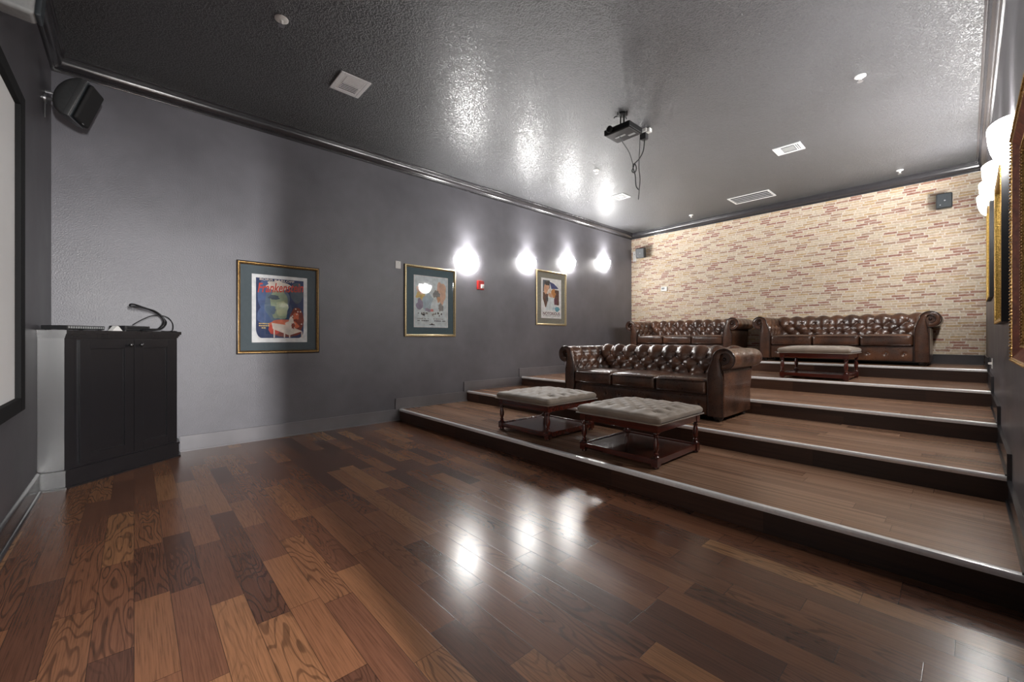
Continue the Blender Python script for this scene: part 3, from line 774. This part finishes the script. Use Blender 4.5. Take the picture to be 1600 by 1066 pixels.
# ------------------------------------------------------------------ small wall fittings
wp = thing('wall_plate', 'small white wall plate beside the upper left corner of the pale framed poster', 'wall plate', (-A, 2.842, 2.266), R_LEFT)
obj('cover', MB().box((-.043, -.055, 0), (.043, .055, .012), .004), 'white_plastic', wp)
obj('screw', MB().lathe([(.005, 0), (.005, .002), (0, .003)], (0, .03, .0115), 10, 'z', False), 'grey_plastic', wp)
fa = thing('fire_alarm', 'red fire alarm with clear strobe on the left wall under the first sconce', 'fire alarm', (-A, 4.352, 2.095), R_LEFT)
obj('housing', MB().box((-.065, -.075, 0), (.065, .075, .040), .006), 'red_plastic', fa)
st = MB().box((-.012, -.055, .038), (.052, .012, .062), .010, seg=3); obj('strobe_lens', st, 'lens', fa)
hg = MB()
for i in range(5): hg.box((-.045, .030+i*.008, .039), (.05, .034+i*.008, .0415))
obj('horn_slots', hg, 'red_plastic', fa)
tm = thing('thermostat', 'white thermostat with small grey display on the brick wall', 'thermostat', (-4.73, D, 2.338), R_BACK)
obj('case', MB().box((-.075, -.055, 0), (.075, .055, .026), .008, seg=3), 'white_plastic', tm)
obj('display', MB().box((-.052, -.012, .025), (.018, .030, .0275), .001), 'grey_plastic', tm)
wb = thing('speaker_wall_plate', 'slim upright white plate on the brick wall left of the corner speaker', 'wall plate', (-5.494, D, 3.20), R_BACK)
obj('plate', MB().box((-.045, -.125, 0), (.045, .125, .018), .006), 'white_plastic', wb)
obj('screw', MB().lathe([(.009, 0), (.009, .003), (0, .004)], (0, .05, .018), 10, 'z', False), 'black_metal', wb)
ot = thing('wall_outlet', 'white outlet plate low on the right wall beside the step edges', 'outlet', (B, 6.89, .923), R_RIGHT)
obj('cover', MB().box((-.035, -.057, 0), (.035, .057, .007), .003), 'white_plastic', ot)
obj('plug', MB().box((-.012, -.012, .006), (.012, .012, .032), .004), 'white_plastic', ot)

def box_speaker(label, loc, w, h, d, yaw, pitch):
    t = thing('surround_speaker', label, 'speaker', loc, (0, 0, 0), 'small speakers on the brick wall')
    t.rotation_euler = (Matrix.Rotation(yaw, 3, 'Z') @ Matrix.Rotation(pitch, 3, 'X')).to_euler()
    obj('cabinet', MB().box((-w/2, -d/2, -h/2), (w/2, d/2, h/2), .022, seg=4), 'slate_speaker', t)
    obj('grille', MB().box((-w/2+.012, -d/2-.006, -h/2+.012), (w/2-.012, -d/2+.004, h/2-.012), .006), 'slate_speaker', t)
    b = MB(); b.lathe([(.010, 0), (.008, .004), (0, .006)], (0, 0, 0), 14, 'z', False); o = obj('logo', b, 'silver', t, loc=(.005, -d/2-.006, 0)); o.rotation_euler = (PI/2, 0, 0)
    b = MB(); b.sphere((0, 0, 0), .008, n=6); obj('screw', b, 'silver', t, loc=(-w*.24, -d/2-.004, -h*.27))
    inv = (Matrix.Translation(t.location) @ t.rotation_euler.to_matrix().to_4x4()).inverted()
    k = MB(inv); k.cyl((loc[0], loc[1]+d*.3, loc[2]), (loc[0], D, loc[2]), .014, 12); k.cyl((loc[0], D-.012, loc[2]), (loc[0], D, loc[2]), .04, 18)
    obj('bracket', k, 'black_metal', t)
    return t
box_speaker('small charcoal speaker tilted into the room at the left end of the brick wall', (-5.235, 8.93, 3.225), .205, .235, .17, math.radians(14), math.radians(12))
box_speaker('small charcoal speaker facing forward at the right end of the brick wall', (-.228, 8.95, 3.245), .172, .222, .14, math.radians(2), math.radians(3))

# ------------------------------------------------------------------ ceiling fittings
def vent(label, x0, x1, y0, y1, kind):
    cx, cy = (x0+x1)/2, (y0+y1)/2; w, d = x1-x0, y1-y0
    t = thing('ceiling_vent', label, 'ceiling vent', (cx, cy, ZC))
    f = MB(); fw = .038 if kind == 'grille' else .03
    for lo, hi in (((-w/2, -d/2), (w/2, -d/2+fw)), ((-w/2, d/2-fw), (w/2, d/2)), ((-w/2, -d/2+fw), (-w/2+fw, d/2-fw)), ((w/2-fw, -d/2+fw), (w/2, d/2-fw))):
        f.box((lo[0], lo[1], -.012), (hi[0], hi[1], 0), .003)
    obj('frame', f, 'white_metal', t)
    obj('duct_backing', MB().box((-w/2+.01, -d/2+.01, -.002), (w/2-.01, d/2-.01, -.0005)), 'vent_dark', t)
    if kind == 'linear':
        n = 4
        for i in range(n-1):
            y = -d/2+fw+(d-2*fw)*(i+1)/n; s = MB(); s.box((-w/2+fw, y-.012, -.011), (w/2-fw, y+.012, -.004), .002, Matrix.Rotation(.3, 3, 'X')); obj('slat', s, 'white_metal', t)
    elif kind == 'grille':
        obj('inner_plate', MB().box((-w/2+fw, -d/2+fw, -.007), (w/2-fw, -d/2+fw+.035, -.003), .001), 'white_metal', t)
        obj('inner_plate', MB().box((-w/2+fw, d/2-fw-.02, -.010), (w/2-fw, d/2-fw, -.003), .001), 'white_metal', t)
        n = 10
        for i in range(n):
            x = -w/2+fw+(w-2*fw)*(i+.5)/n; s = MB(); s.box((x-.008, -d/2+fw+.03, -.010), (x+.008, d/2-fw, -.004), .001, Matrix.Rotation(.5 if i < 5 else -.5, 3, 'Y')); obj('slat', s, 'white_metal', t)
    else:
        obj('damper_plate', MB().box((-w*.22, -d*.28, -.009), (w*.22, d*.28, -.004), .002), 'grey_plastic', t)
        for sx in (-1, 1):
            for i in range(3):
                x = sx*(w*.26+i*.022); s = MB(); s.box((x-.008, -d*.34, -.010), (x+.008, d*.34, -.004), .001, Matrix.Rotation(sx*.6, 3, 'Y')); obj('slat', s, 'white_metal', t)
vent('white louvred ceiling vent nearest the screen end of the room', -4.362, -4.020, 1.465, 1.760, 'grille')
vent('white three-way ceiling vent right of the projector', -1.778, -1.460, 6.388, 6.664, 'three')
vent('long white linear ceiling vent just in front of the brick wall', -2.97, -2.295, 8.06, 8.49, 'linear')
vent('small white ceiling vent above the sconces beyond the projector', -4.335, -4.085, 6.36, 6.63, 'three')
def sprinkler(label, x, y, r):
    t = thing('sprinkler_head', label, 'sprinkler', (x, y, ZC), group='ceiling sprinkler heads')
    obj('escutcheon', MB().lathe([(r, 0), (r, -.006), (r*.8, -.012), (r*.45, -.013)], (0, 0, 0), 24), 'white_plastic', t)
    obj('stem', MB().lathe([(.012, 0), (.012, -.040), (.008, -.050)], (0, 0, 0), 12), 'white_plastic', t)
    obj('deflector', MB().lathe([(.004, -.048), (.024, -.052), (.024, -.055), (.004, -.056)], (0, 0, 0), 16), 'silver', t)
sprinkler('white sprinkler disc on the black ceiling near the screen end', -3.70, .874, .050)
sprinkler('white sprinkler head on the ceiling at upper right, nearest the right wall sconces', -.701, 5.239, .046)
sprinkler('white sprinkler head near the right end of the brick wall', -.686, 8.62, .042)
sprinkler('white sprinkler head near the left end of the brick wall', -3.86, 8.56, .040)
sprinkler('dark-shadowed sprinkler head on the ceiling left of the hanging projector cables', -3.797, 5.201, .046)

# projector on its ceiling mount
pj = thing('projector', 'black projector hanging upside down from a ceiling mount', 'projector', (-2.62, 4.09, 3.545))
Z0 = ZC-3.545
obj('body', MB().box((-.165, -.135, -.048), (.165, .135, .018), .010, seg=3), 'black_metal', pj)
obj('cover', MB().box((-.150, -.122, -.052), (.150, .122, -.046), .003), 'black_plastic', pj)
obj('sticker', MB().box((-.10, -.02, -.0535), (.03, .012, -.0515)), 'grey_plastic', pj)
obj('sticker', MB().box((.04, .03, -.0535), (.12, .065, -.0515)), 'grey_plastic', pj)
ln = MB(); ln.lathe([(.030, 0), (.036, .012), (.036, .030), (.030, .034), (.022, .026), (0, .024)], (0, 0, 0), 22, 'z', False); lo = obj('lens', ln, 'black_metal', pj, loc=(-.08, -.130, -.004)); lo.rotation_euler = (PI/2, 0, 0)
mt = MB(); mt.lathe([(.060, Z0), (.060, Z0-.014), (.030, Z0-.020)], (-.03, .03, 0), 24)
for dx in (-.022, .022): mt.cyl((-.03+dx, .03, Z0-.01), (-.03+dx, .03, .075), .008, 10)
mt.box((-.08, -.02, .066), (.02, .08, .086), .004); mt.cyl((-.03, .03, .07), (-.03, .03, .016), .02, 12)
for dx, dy in ((-.09, -.06), (.08, -.06), (-.09, .08), (.08, .08)): mt.tube([(-.03, .03, .062), (dx, dy, .052), (dx, dy, .016)], .007, 8)
for dx, dy in ((-.11, -.0), (.05, -.0), (-.03, .11), (-.03, -.06)): mt.tube([(-.03, .03, Z0-.012), (dx, dy, Z0-.012), (dx*1.1, dy*1.1, Z0-.024)], .006, 8)
obj('mount', mt, 'black_metal', pj)
po = thing('ceiling_outlet', 'white ceiling outlet box with black plugs behind the projector', 'outlet', (-2.665, 4.63, ZC))
obj('box', MB().box((-.045, -.045, -.045), (.045, .045, 0), .005), 'white_plastic', po)
obj('adapter', MB().box((-.040, -.035, -.125), (.035, .035, -.045), .008), 'black_plastic', po)
obj('splitter', MB().box((.030, -.028, -.055), (.085, .028, -.008), .006), 'white_plastic', po)
ox, oy, oz = -2.665, 4.63, ZC-.12
cable('projector_cable', 'black cable drooping from the projector underside to the knotted cables', [(-2.66, 4.08, 3.492), (-2.665, 4.15, 3.45), (-2.69, 4.32, 3.40), (-2.735, 4.46, 3.35), (-2.755, 4.52, 3.315)], .0055)
kx, ky, kz = ox-.09, oy-.10, 3.29
cable('knotted_cable', 'black cable hanging from the ceiling outlet down to a knotted bundle', [(ox, oy, oz), (ox-.01, oy-.01, 3.50), (ox-.04, oy-.05, 3.40), (kx+.012, ky+.012, kz+.055), (kx, ky, kz+.01), (kx-.012, ky-.015, kz-.045), (kx+.01, ky+.008, kz-.06), (kx+.026, ky+.022, kz-.01), (kx+.008, ky+.008, kz+.05),
      (kx-.006, ky-.004, kz+.015), (kx+.012, ky+.016, kz-.09), (kx+.016, ky+.02, kz-.18), (kx+.022, ky+.028, kz-.235), (kx+.04, ky+.05, kz-.27)], .0065)
cable('hanging_cable', 'thin black cable hanging straight down beside the ceiling outlet, lowest of all', [(ox-.046, oy-.02, ZC-.03), (ox-.050, oy-.03, 3.5), (ox-.052, oy-.04, 3.3), (ox-.040, oy-.035, 3.15), (ox-.045, oy-.045, 3.02), (ox-.05, oy-.055, 2.90)], .0045)

# ------------------------------------------------------------------ chesterfield sofas
HW, RO, ZT, RR = 1.055, 1.06, .765, .108      # outer half width, arm roll centre, height, roll radius
CZ = ZT-RR
def roll_profile(inner, rollc):
    # (offset outwards, z) closed loop: inner face from under the cushion, round the roll, down the outside
    pts = [(inner, .30), (inner, .40), (inner+.004, .46)]
    n = 22; x0 = rollc-RR
    for i in range(1, 5):
        t = i/5; pts.append((inner+.004+(x0-inner-.004)*(t*t*.6+t*.4), .46+(CZ-.46)*t))
    for i in range(n+1):
        a = PI-(PI+1.55)*i/n; pts.append((rollc+RR*math.cos(a), CZ+RR*math.sin(a)))
    return pts
def resample(pts, m):
    P = [Vector((p[0], p[1], 0)) for p in pts]; L = [0]
    for a, b in zip(P, P[1:]): L.append(L[-1]+(b-a).length)
    out = []
    j = 0
    for k in range(m+1):
        s = L[-1]*k/m
        while j < len(P)-2 and L[j+1] < s: j += 1
        t = (s-L[j])/max(L[j+1]-L[j], 1e-9); out.append(P[j].lerp(P[j+1], t))
    return out, L[-1]
def tuft(u, v, w, h, vb, rows, A_, Bd, sig, half=None):
    vt = min(max(v, vb), vb+h*(rows-1)); s = u/w-(vt-vb)/(2*h); t = u/w+(vt-vb)/(2*h)
    pil = (abs(math.sin(PI*s))*abs(math.sin(PI*t)))**.62
    d = A_*pil
    j0 = int(round((vt-vb)/h)); best = 9
    for j in (j0-1, j0, j0+1):
        if 0 <= j < rows:
            i = round(u/w-j/2.0); uu = (i+j/2.0)*w
            if half is None or abs(uu) < half: best = min(best, (u-uu)**2+(v-vb-j*h)**2)
    return d-Bd*math.exp(-best/(sig*sig))
def button_mesh():
    mb = MB(); mb.lathe([(.0, -.004), (.011, -.003), (.0125, .001), (.009, .005), (0, .0065)], (0, 0, 0), 12, 'z', False)
    me = bpy.data.meshes.new('button'); mb.bm.to_mesh(me); mb.bm.free(); me.materials.append(M['leather_button'])
    me.polygons.foreach_set('use_smooth', [True]*len(me.polygons)); return me
BTN = button_mesh()
def button(parent, loc, nrm, me=None, k=1.0):
    o = bpy.data.objects.new('button', me or BTN); COL.objects.link(o); o.parent = parent; o.location = loc
    o.rotation_euler = Vector(nrm).to_track_quat('Z', 'Y').to_euler(); o.scale = (k, k, k)
def tufted_roll(prof_in, prof_c, half, w, nb_rows, h, vb, nu, nv, place, back_x, over, phase=0.0):
    """tufted inner face + roll + outer panel; place(u, out, z) maps to sofa space; returns MB and button seats"""
    pts, Ltot = resample(roll_profile(prof_in, prof_c), nv); tops = []
    nr = []
    for k in range(len(pts)):
        a = pts[max(k-1, 0)]; b = pts[min(k+1, nv)]; t = (b-a).normalized(); nr.append(Vector((-t.y, t.x, 0)))
    def fade(v):
        a = min(max((v-.10)/.05, 0), 1); b = min(max((Ltot-.24-v)/.16, 0), 1); return .15+.85*a*b if v > .10 else .15
    mb = MB(); G_ = []
    for i in range(nu+1):
        u = -half+2*half*i/nu; row = []
        for k in range(nv+1):
            v = Ltot*k/nv; d = tuft(u+phase, v, w, h, vb, nb_rows, .036, .016, .020)*max(.16*min(1, max(0, (Ltot-.05-v)/.1)), min(1, max(0, (vb+h*(nb_rows-1)+over-v)/.11)))*(1 if v > .1 else max(0, v/.1))-.004
            edge = min(1, (half-abs(u))/.03); d *= max(0, edge)
            p = pts[k]+nr[k]*d; row.append(mb.v(place(u, p.x, p.y)))
        # outer panel, down to the base
        for (ox_, oz_) in ((back_x-.02, CZ-RR*.98), (back_x, CZ-RR-.03), (back_x, .30), (back_x, .055), (prof_in, .055)):
            row.append(mb.v(place(u, ox_, oz_)))
        G_.append(row)
    m = len(G_[0])
    for i in range(nu):
        for k in range(m): mb.face([G_[i][k], G_[i+1][k], G_[i+1][(k+1) % m], G_[i][(k+1) % m]])
    mb.face(G_[0]); mb.face(G_[-1][::-1])
    seats = []
    for j in range(nb_rows):
        v = vb+j*h; k = v/Ltot*nv; k0 = min(int(k), nv-1); p = pts[k0].lerp(pts[k0+1], k-k0); n = nr[k0]
        c = -phase+(j/2.0)*w; i0 = math.ceil((-half+.04-c)/w); i = i0
        while c+i*w <= half-.04:
            seats.append((c+i*w, p-Vector((n.x, n.y, 0))*.012, n)); i += 1
    return mb, seats
def soft_box(lo, hi, r, crown=0.0, n=14, bulge=0.0, disp=None):
    lo = Vector(lo); hi = Vector(hi); c = (lo+hi)/2; hs = (hi-lo)/2
    tmp = bmesh.new(); bmesh.ops.create_cube(tmp, size=2); bmesh.ops.subdivide_edges(tmp, edges=tmp.edges[:], cuts=n, use_grid_fill=True)
    for v in tmp.verts:
        q = Vector([math.copysign(abs(math.sin(x*PI/2))**.9, x) for x in v.co]); top = q.z
        q = Vector((q.x*hs.x, q.y*hs.y, q.z*hs.z)); core = Vector([max(-(hs[i]-r), min(hs[i]-r, q[i])) for i in range(3)])
        d = q-core
        if d.length > 1e-6: q = core+d.normalized()*min(r, max(abs(d.x), abs(d.y), abs(d.z)))
        a, b = q.x/hs.x, q.y/hs.y
        if top > 0: q.z += crown*(1-a**4)*(1-b**4)*top
        if bulge: q.y += math.copysign(bulge*(1-a**4)*(1-(q.z/hs.z)**2 if abs(q.z) < hs.z else 0), b) if abs(b) > .9 else 0
        if disp and top > .2: q.z += disp(q.x, q.y)*min(1, (top-.2)/.6)
        v.co = q+c
    mb = MB(); mb.merge(tmp); return mb
def make_sofa(label, loc):
    s = thing('chesterfield_sofa', label, 'sofa', loc, group='brown leather chesterfield sofas')
    INX = .893
    # back: u along x, out along +y
    mb, seats = tufted_roll(.655, .815, INX+.10, .197, 3, .098, .165, 150, 62, lambda u, o, z: (u, o, z), .805, .25, phase=0.0)
    bk = obj('backrest', mb, 'leather', s, 60)
    for u, p, n in seats:
        if abs(u) < INX-.02: button(bk, (u, p.x, p.y), (0, n.x, n.y))
    # arms: u along y (front to back)
    for sg in (-1, 1):
        y0, half = .030, .445
        def pl(u, o, z, sg=sg):
            yy = u+half
            t = min(max((z-.47)/.09, 0), 1); yend = .800+(.915-.800)*t*t*(3-2*t)
            f = yy/(2*half); y = y0+(yend-y0)*f
            if f > .93 and z > .5:
                k = math.sqrt(max(0, 1-((f-.93)/.07)**2*.75)); cx_, cz_ = RO, CZ
                o2, z2 = cx_+(o-cx_)*k, cz_+(z-cz_)*k; o, z = o2, z2
            return (sg*o, y, z)
        mb, seats = tufted_roll(INX, RO, half, .197, 3, .098, .165, 76, 62, pl, HW, .17, phase=.0)
        am = obj('arm', mb, 'leather', s, 60)
        for u, p, n in seats:
            q = Vector(pl(u, p.x, p.y))
            if q.y < .68: button(am, q, (sg*n.x, 0, n.y))
        # scrolled front facing with piping
        edge = [(INX+.010, .055), (INX+.008, .30), (INX+.008, .45)]+[(INX+.008+(RO-RR-INX-.008)*t*t, .45+(CZ-.45)*t) for t in (.3, .6, .85)]
        edge += [(RO+RR*math.cos(a), CZ+RR*math.sin(a)) for a in [PI-(PI+1.75)*i/30 for i in range(31)]]
        ri = RR-.058
        inner = [(RO+(ri+.012*(i/24.0))*math.cos(a), CZ+(ri+.012*(i/24.0))*math.sin(a)) for i, a in [(i, -1.75+(PI+1.30)*i/24) for i in range(25)]]
        inner += [(RO-.034, CZ-.085), (HW-.020, CZ-RR-.045), (HW-.006, .45), (HW-.004, .055)]
        fc = MB()
        # strip of quads between the outer and the inner edge
        def lerp_path(path, k):
            L = [0]
            for p, q in zip(path, path[1:]): L.append(L[-1]+math.hypot(q[0]-p[0], q[1]-p[1]))
            o = []; jx = 0
            for m_ in range(k+1):
                sx_ = L[-1]*m_/k
                while jx < len(path)-2 and L[jx+1] < sx_: jx += 1
                t = (sx_-L[jx])/max(L[jx+1]-L[jx], 1e-9); o.append((path[jx][0]+(path[jx+1][0]-path[jx][0])*t, path[jx][1]+(path[jx+1][1]-path[jx][1])*t))
            return o
        E1 = lerp_path(edge, 54); I1 = lerp_path(inner[::-1], 54)
        rows_ = []
        for (ex, ez), (ix, iz) in zip(E1, I1):
            mx_, mz_ = (ex+ix)/2, (ez+iz)/2
            rows_.append([fc.v((sg*ex, .034, ez)), fc.v((sg*ex, .008, ez)), fc.v((sg*(ex*.9+ix*.1), .003, ez*.9+iz*.1)), fc.v((sg*mx_, -.002, mz_)), fc.v((sg*(ex*.1+ix*.9), .003, ez*.1+iz*.9)), fc.v((sg*ix, .008, iz)), fc.v((sg*ix, .034, iz))])
        for ra, rb in zip(rows_, rows_[1:]):
            for m_ in range(7): fc.face([ra[m_], ra[(m_+1) % 7], rb[(m_+1) % 7], rb[m_]])
        fc.face(rows_[0]); fc.face(rows_[-1][::-1])
        fa_ = obj('arm_facing', fc, 'leather', s, 50)
        pp = MB(); pp.tube([(sg*x, .004, z) for x, z in E1], .0075, 8)
        obj('piping', pp, 'leather_piping', fa_, 60)
        pp = MB(); pp.tube([(sg*x, .004, z) for x, z in I1], .0055, 8)
        obj('piping', pp, 'leather_piping', fa_, 60)
        button(fa_, (sg*RO, .026, CZ), (0, -1, 0), None, 1.6)
    # seat: deck, three cushions, buttoned front rail
    obj('seat_deck', MB().box((-INX, .05, .10), (INX, .68, .272)), 'leather', s)
    rl = MB(); nb = 9; sp_ = 2*INX/nb
    def rf(a, b):
        x = -INX+.012+(2*INX-.024)*a; z = .062+.196*b; bx = ((x+INX) % sp_)-sp_/2
        d = .012*math.sin(PI*b)**.5-.016*math.exp(-(bx*bx+(z-.165)**2)/.0006)-.004*math.exp(-abs(bx)/.012)*math.exp(-((z-.165)/.05)**2)
        return (x, .030-d, z)
    rl.grid(rf, 180, 22)
    rl.box((-INX+.012, .031, .062), (INX-.012, .06, .258)); ro_ = obj('front_rail', rl, 'leather', s, 60)
    for i in range(nb): button(ro_, (-INX+sp_*(i+.5), .034, .165), (0, -1, 0))
    cw = 2*INX/3
    for i in range(3):
        x0 = -INX+cw*i+.004; rnd = random.Random(i+3)
        cu = soft_box((x0, -.004, .274), (x0+cw-.008, .665, .437), .038, .018, 16, .008, lambda x, y, r=i: .004*mnoise.noise(Vector((x*7+r*9, y*7, 1.7)))+.003*mnoise.noise(Vector((x*22+r*5, y*16, 4.1))))
        co = obj('seat_cushion', cu, 'leather', s, 60)
        pp = MB(); z = .418; pp.tube([(x0+.012, .012, z), (x0+.03, -.008, z), (x0+cw/2, -.012, z), (x0+cw-.038, -.008, z), (x0+cw-.020, .012, z)], .004, 6)
        pp.tube([(x0+.012, .012, .292), (x0+.03, -.006, .292), (x0+cw/2, -.009, .292), (x0+cw-.038, -.006, .292), (x0+cw-.020, .012, .292)], .004, 6)
        obj('piping', pp, 'leather_piping', co, 60)
    for sx, y in ((-1, .07), (1, .07), (-1, .74), (1, .74)):
        lg = MB(); lg.lathe([(.040, .058), (.046, .050), (.048, .034), (.040, .016), (.030, .006), (.030, 0)], (0, 0, 0), 18); obj('leg', lg, 'black_wood', s, loc=(sx*.985, y, 0))
    return s
sofa = make_sofa('brown leather chesterfield sofa in front, behind the pair of square ottomans', (-2.745, 4.475, TIER_Z[1]))
dup(sofa, (-1.40, 8.135, TIER_Z[4]), None, 'right-hand chesterfield sofa against the brick wall, behind the single ottoman')
dup(sofa, (-3.975, 8.135, TIER_Z[4]), None, 'left-hand chesterfield sofa against the brick wall, half hidden by the front sofa')

# ------------------------------------------------------------------ tufted ottomans
OBT = None
def make_ottoman(label, loc):
    global OBT
    t = thing('tufted_ottoman', label, 'ottoman', loc, group='square tufted ottomans')
    hc, hb, zc0, zc1 = .412, .385, .352, .434
    w, h, rows = .142, .080, 7; vb = -h*(rows-1)/2
    def dsp(x, y):
        lim = .30; uu = max(-.285, min(.285, x)); f = 1-min(1, max(0, (max(abs(x), abs(y))-.29)/.09))
        return (tuft(uu, y, w, h, vb, rows, .016, .026, .020, .30))*(.25+.75*f)-.010
    cu = soft_box((-hc, -hc, zc0), (hc, hc, zc1), .040, .013, 52, 0, dsp)
    c = obj('cushion', cu, 'fabric', t, 60)
    if OBT is None:
        OBT = BTN.copy(); OBT.materials.clear(); OBT.materials.append(M['fabric'])
    for j in range(rows):
        i = -5
        while i < 6:
            u = (i+j/2.0)*w; i += 1
            if abs(u) < .30: button(c, (u, vb+j*h, zc1-.006), (0, 0, 1), OBT)
    pp = MB(); pp.tube([(-hc+.004, -hc+.004, zc0+.004), (hc-.004, -hc+.004, zc0+.004), (hc-.004, hc-.004, zc0+.004), (-hc+.004, hc-.004, zc0+.004)], .005, 6, closed=True)
    obj('piping', pp, 'fabric', c, 60)
    a = hb-.006
    for lo, hi in (((-a, -a, .288), (a, -a+.028, .354)), ((-a, a-.028, .288), (a, a, .354)), ((-a, -a+.028, .288), (-a+.028, a-.028, .354)), ((a-.028, -a+.028, .288), (a, a-.028, .354))):
        obj('apron', MB().box(lo, hi, .003), 'mahogany', t)
    for sx in (-1, 1):
        for sy_ in (-1, 1):
            lg = MB(); q = hb-.029
            lg.box((-.029, -.029, .286), (.029, .029, .352), .003)
            lg.lathe([(.022, .290), (.026, .283), (.026, .276), (.016, .270), (.016, .264), (.023, .258), (.023, .250), (.014, .244), (.019, .225), (.025, .190), (.024, .160), (.015, .135), (.014, .128), (.022, .123), (.022, .115), (.015, .110), (.019, .102), (.026, .094), (.026, .088), (.022, .084)], (0, 0, 0), 18)
            lg.box((-.029, -.029, .018), (.029, .029, .088), .003); lg.lathe([(.020, 0), (.026, .006), (.024, .020)], (0, 0, 0), 16)
            obj('leg', lg, 'mahogany', t, loc=(sx*q, sy_*q, 0))
    b = hb-.010
    for lo, hi in (((-b+.03, -b, .030), (b-.03, -b+.026, .078)), ((-b+.03, b-.026, .030), (b-.03, b, .078)), ((-b, -b+.03, .030), (-b+.026, b-.03, .078)), ((b-.026, -b+.03, .030), (b, b-.03, .078))):
        obj('rail', MB().box(lo, hi, .003), 'mahogany', t)
    obj('shelf', MB().box((-b+.024, -b+.024, .050), (b-.024, b-.024, .070)), 'shelf_wood', t)
    return t
o1 = make_ottoman('square grey-brown tufted ottoman nearest the camera, right one of the pair', (-2.022, 3.425, TIER_Z[0]))
dup(o1, (-3.225, 3.465, TIER_Z[0]), None, 'square grey-brown tufted ottoman nearer the left wall, left one of the pair')
dup(o1, (-1.405, 7.15, TIER_Z[3]), None, 'tufted ottoman alone on the upper step in front of the right-hand back sofa')

# ------------------------------------------------------------------ light from the hallway through the doorway
L = bpy.data.lights.new('hallway_daylight', 'AREA'); L.shape = 'RECTANGLE'; L.size = .16; L.size_y = .9; L.energy = 155; L.color = (1, .985, .97)
lo = bpy.data.objects.new('hallway_daylight', L); COL.objects.link(lo); lo.location = (B+2.6, .30, 1.62); lo.rotation_euler = (0, PI/2, 0)
lo.rotation_euler = Vector((1, 0, 0)).to_track_quat('Z', 'Y').to_euler()

L = bpy.data.lights.new('hallway_fill_light', 'AREA'); L.shape = 'RECTANGLE'; L.size = 1.2; L.size_y = .6; L.energy = 12; L.color = (1, .985, .96)  # unseen lamp, added as soft fill through the doorway
lo = bpy.data.objects.new('hallway_fill_light', L); COL.objects.link(lo); lo.location = (B+1.5, .4, 2.69)
W = bpy.data.worlds.new('World'); SC.world = W; W.use_nodes = True
W.node_tree.nodes['Background'].inputs[0].default_value = (.5, .5, .52, 1); W.node_tree.nodes['Background'].inputs[1].default_value = .3

# ------------------------------------------------------------------ camera
cam = bpy.data.cameras.new('Camera'); co = bpy.data.objects.new('Camera', cam); COL.objects.link(co); SC.camera = co
co.location = (0, 0, CAMZ); co.rotation_euler = (PI/2, 0, math.radians(47.64529))
cam.sensor_width = 36; cam.lens = 647.78/1600*36; cam.shift_y = -(533-528.264)/1600; cam.clip_start = .02
SC.view_settings.view_transform = 'Standard'; SC.view_settings.look = 'None'; SC.view_settings.gamma = 1; SC.view_settings.use_curve_mapping = False
SC.view_settings.exposure = 1.78
try:
    SC.cycles.use_denoising = True; SC.cycles.max_bounces = 10; SC.cycles.diffuse_bounces = 5; SC.cycles.glossy_bounces = 5; SC.cycles.caustics_reflective = False; SC.cycles.caustics_refractive = False; SC.cycles.sample_clamp_indirect = 6
except Exception: pass
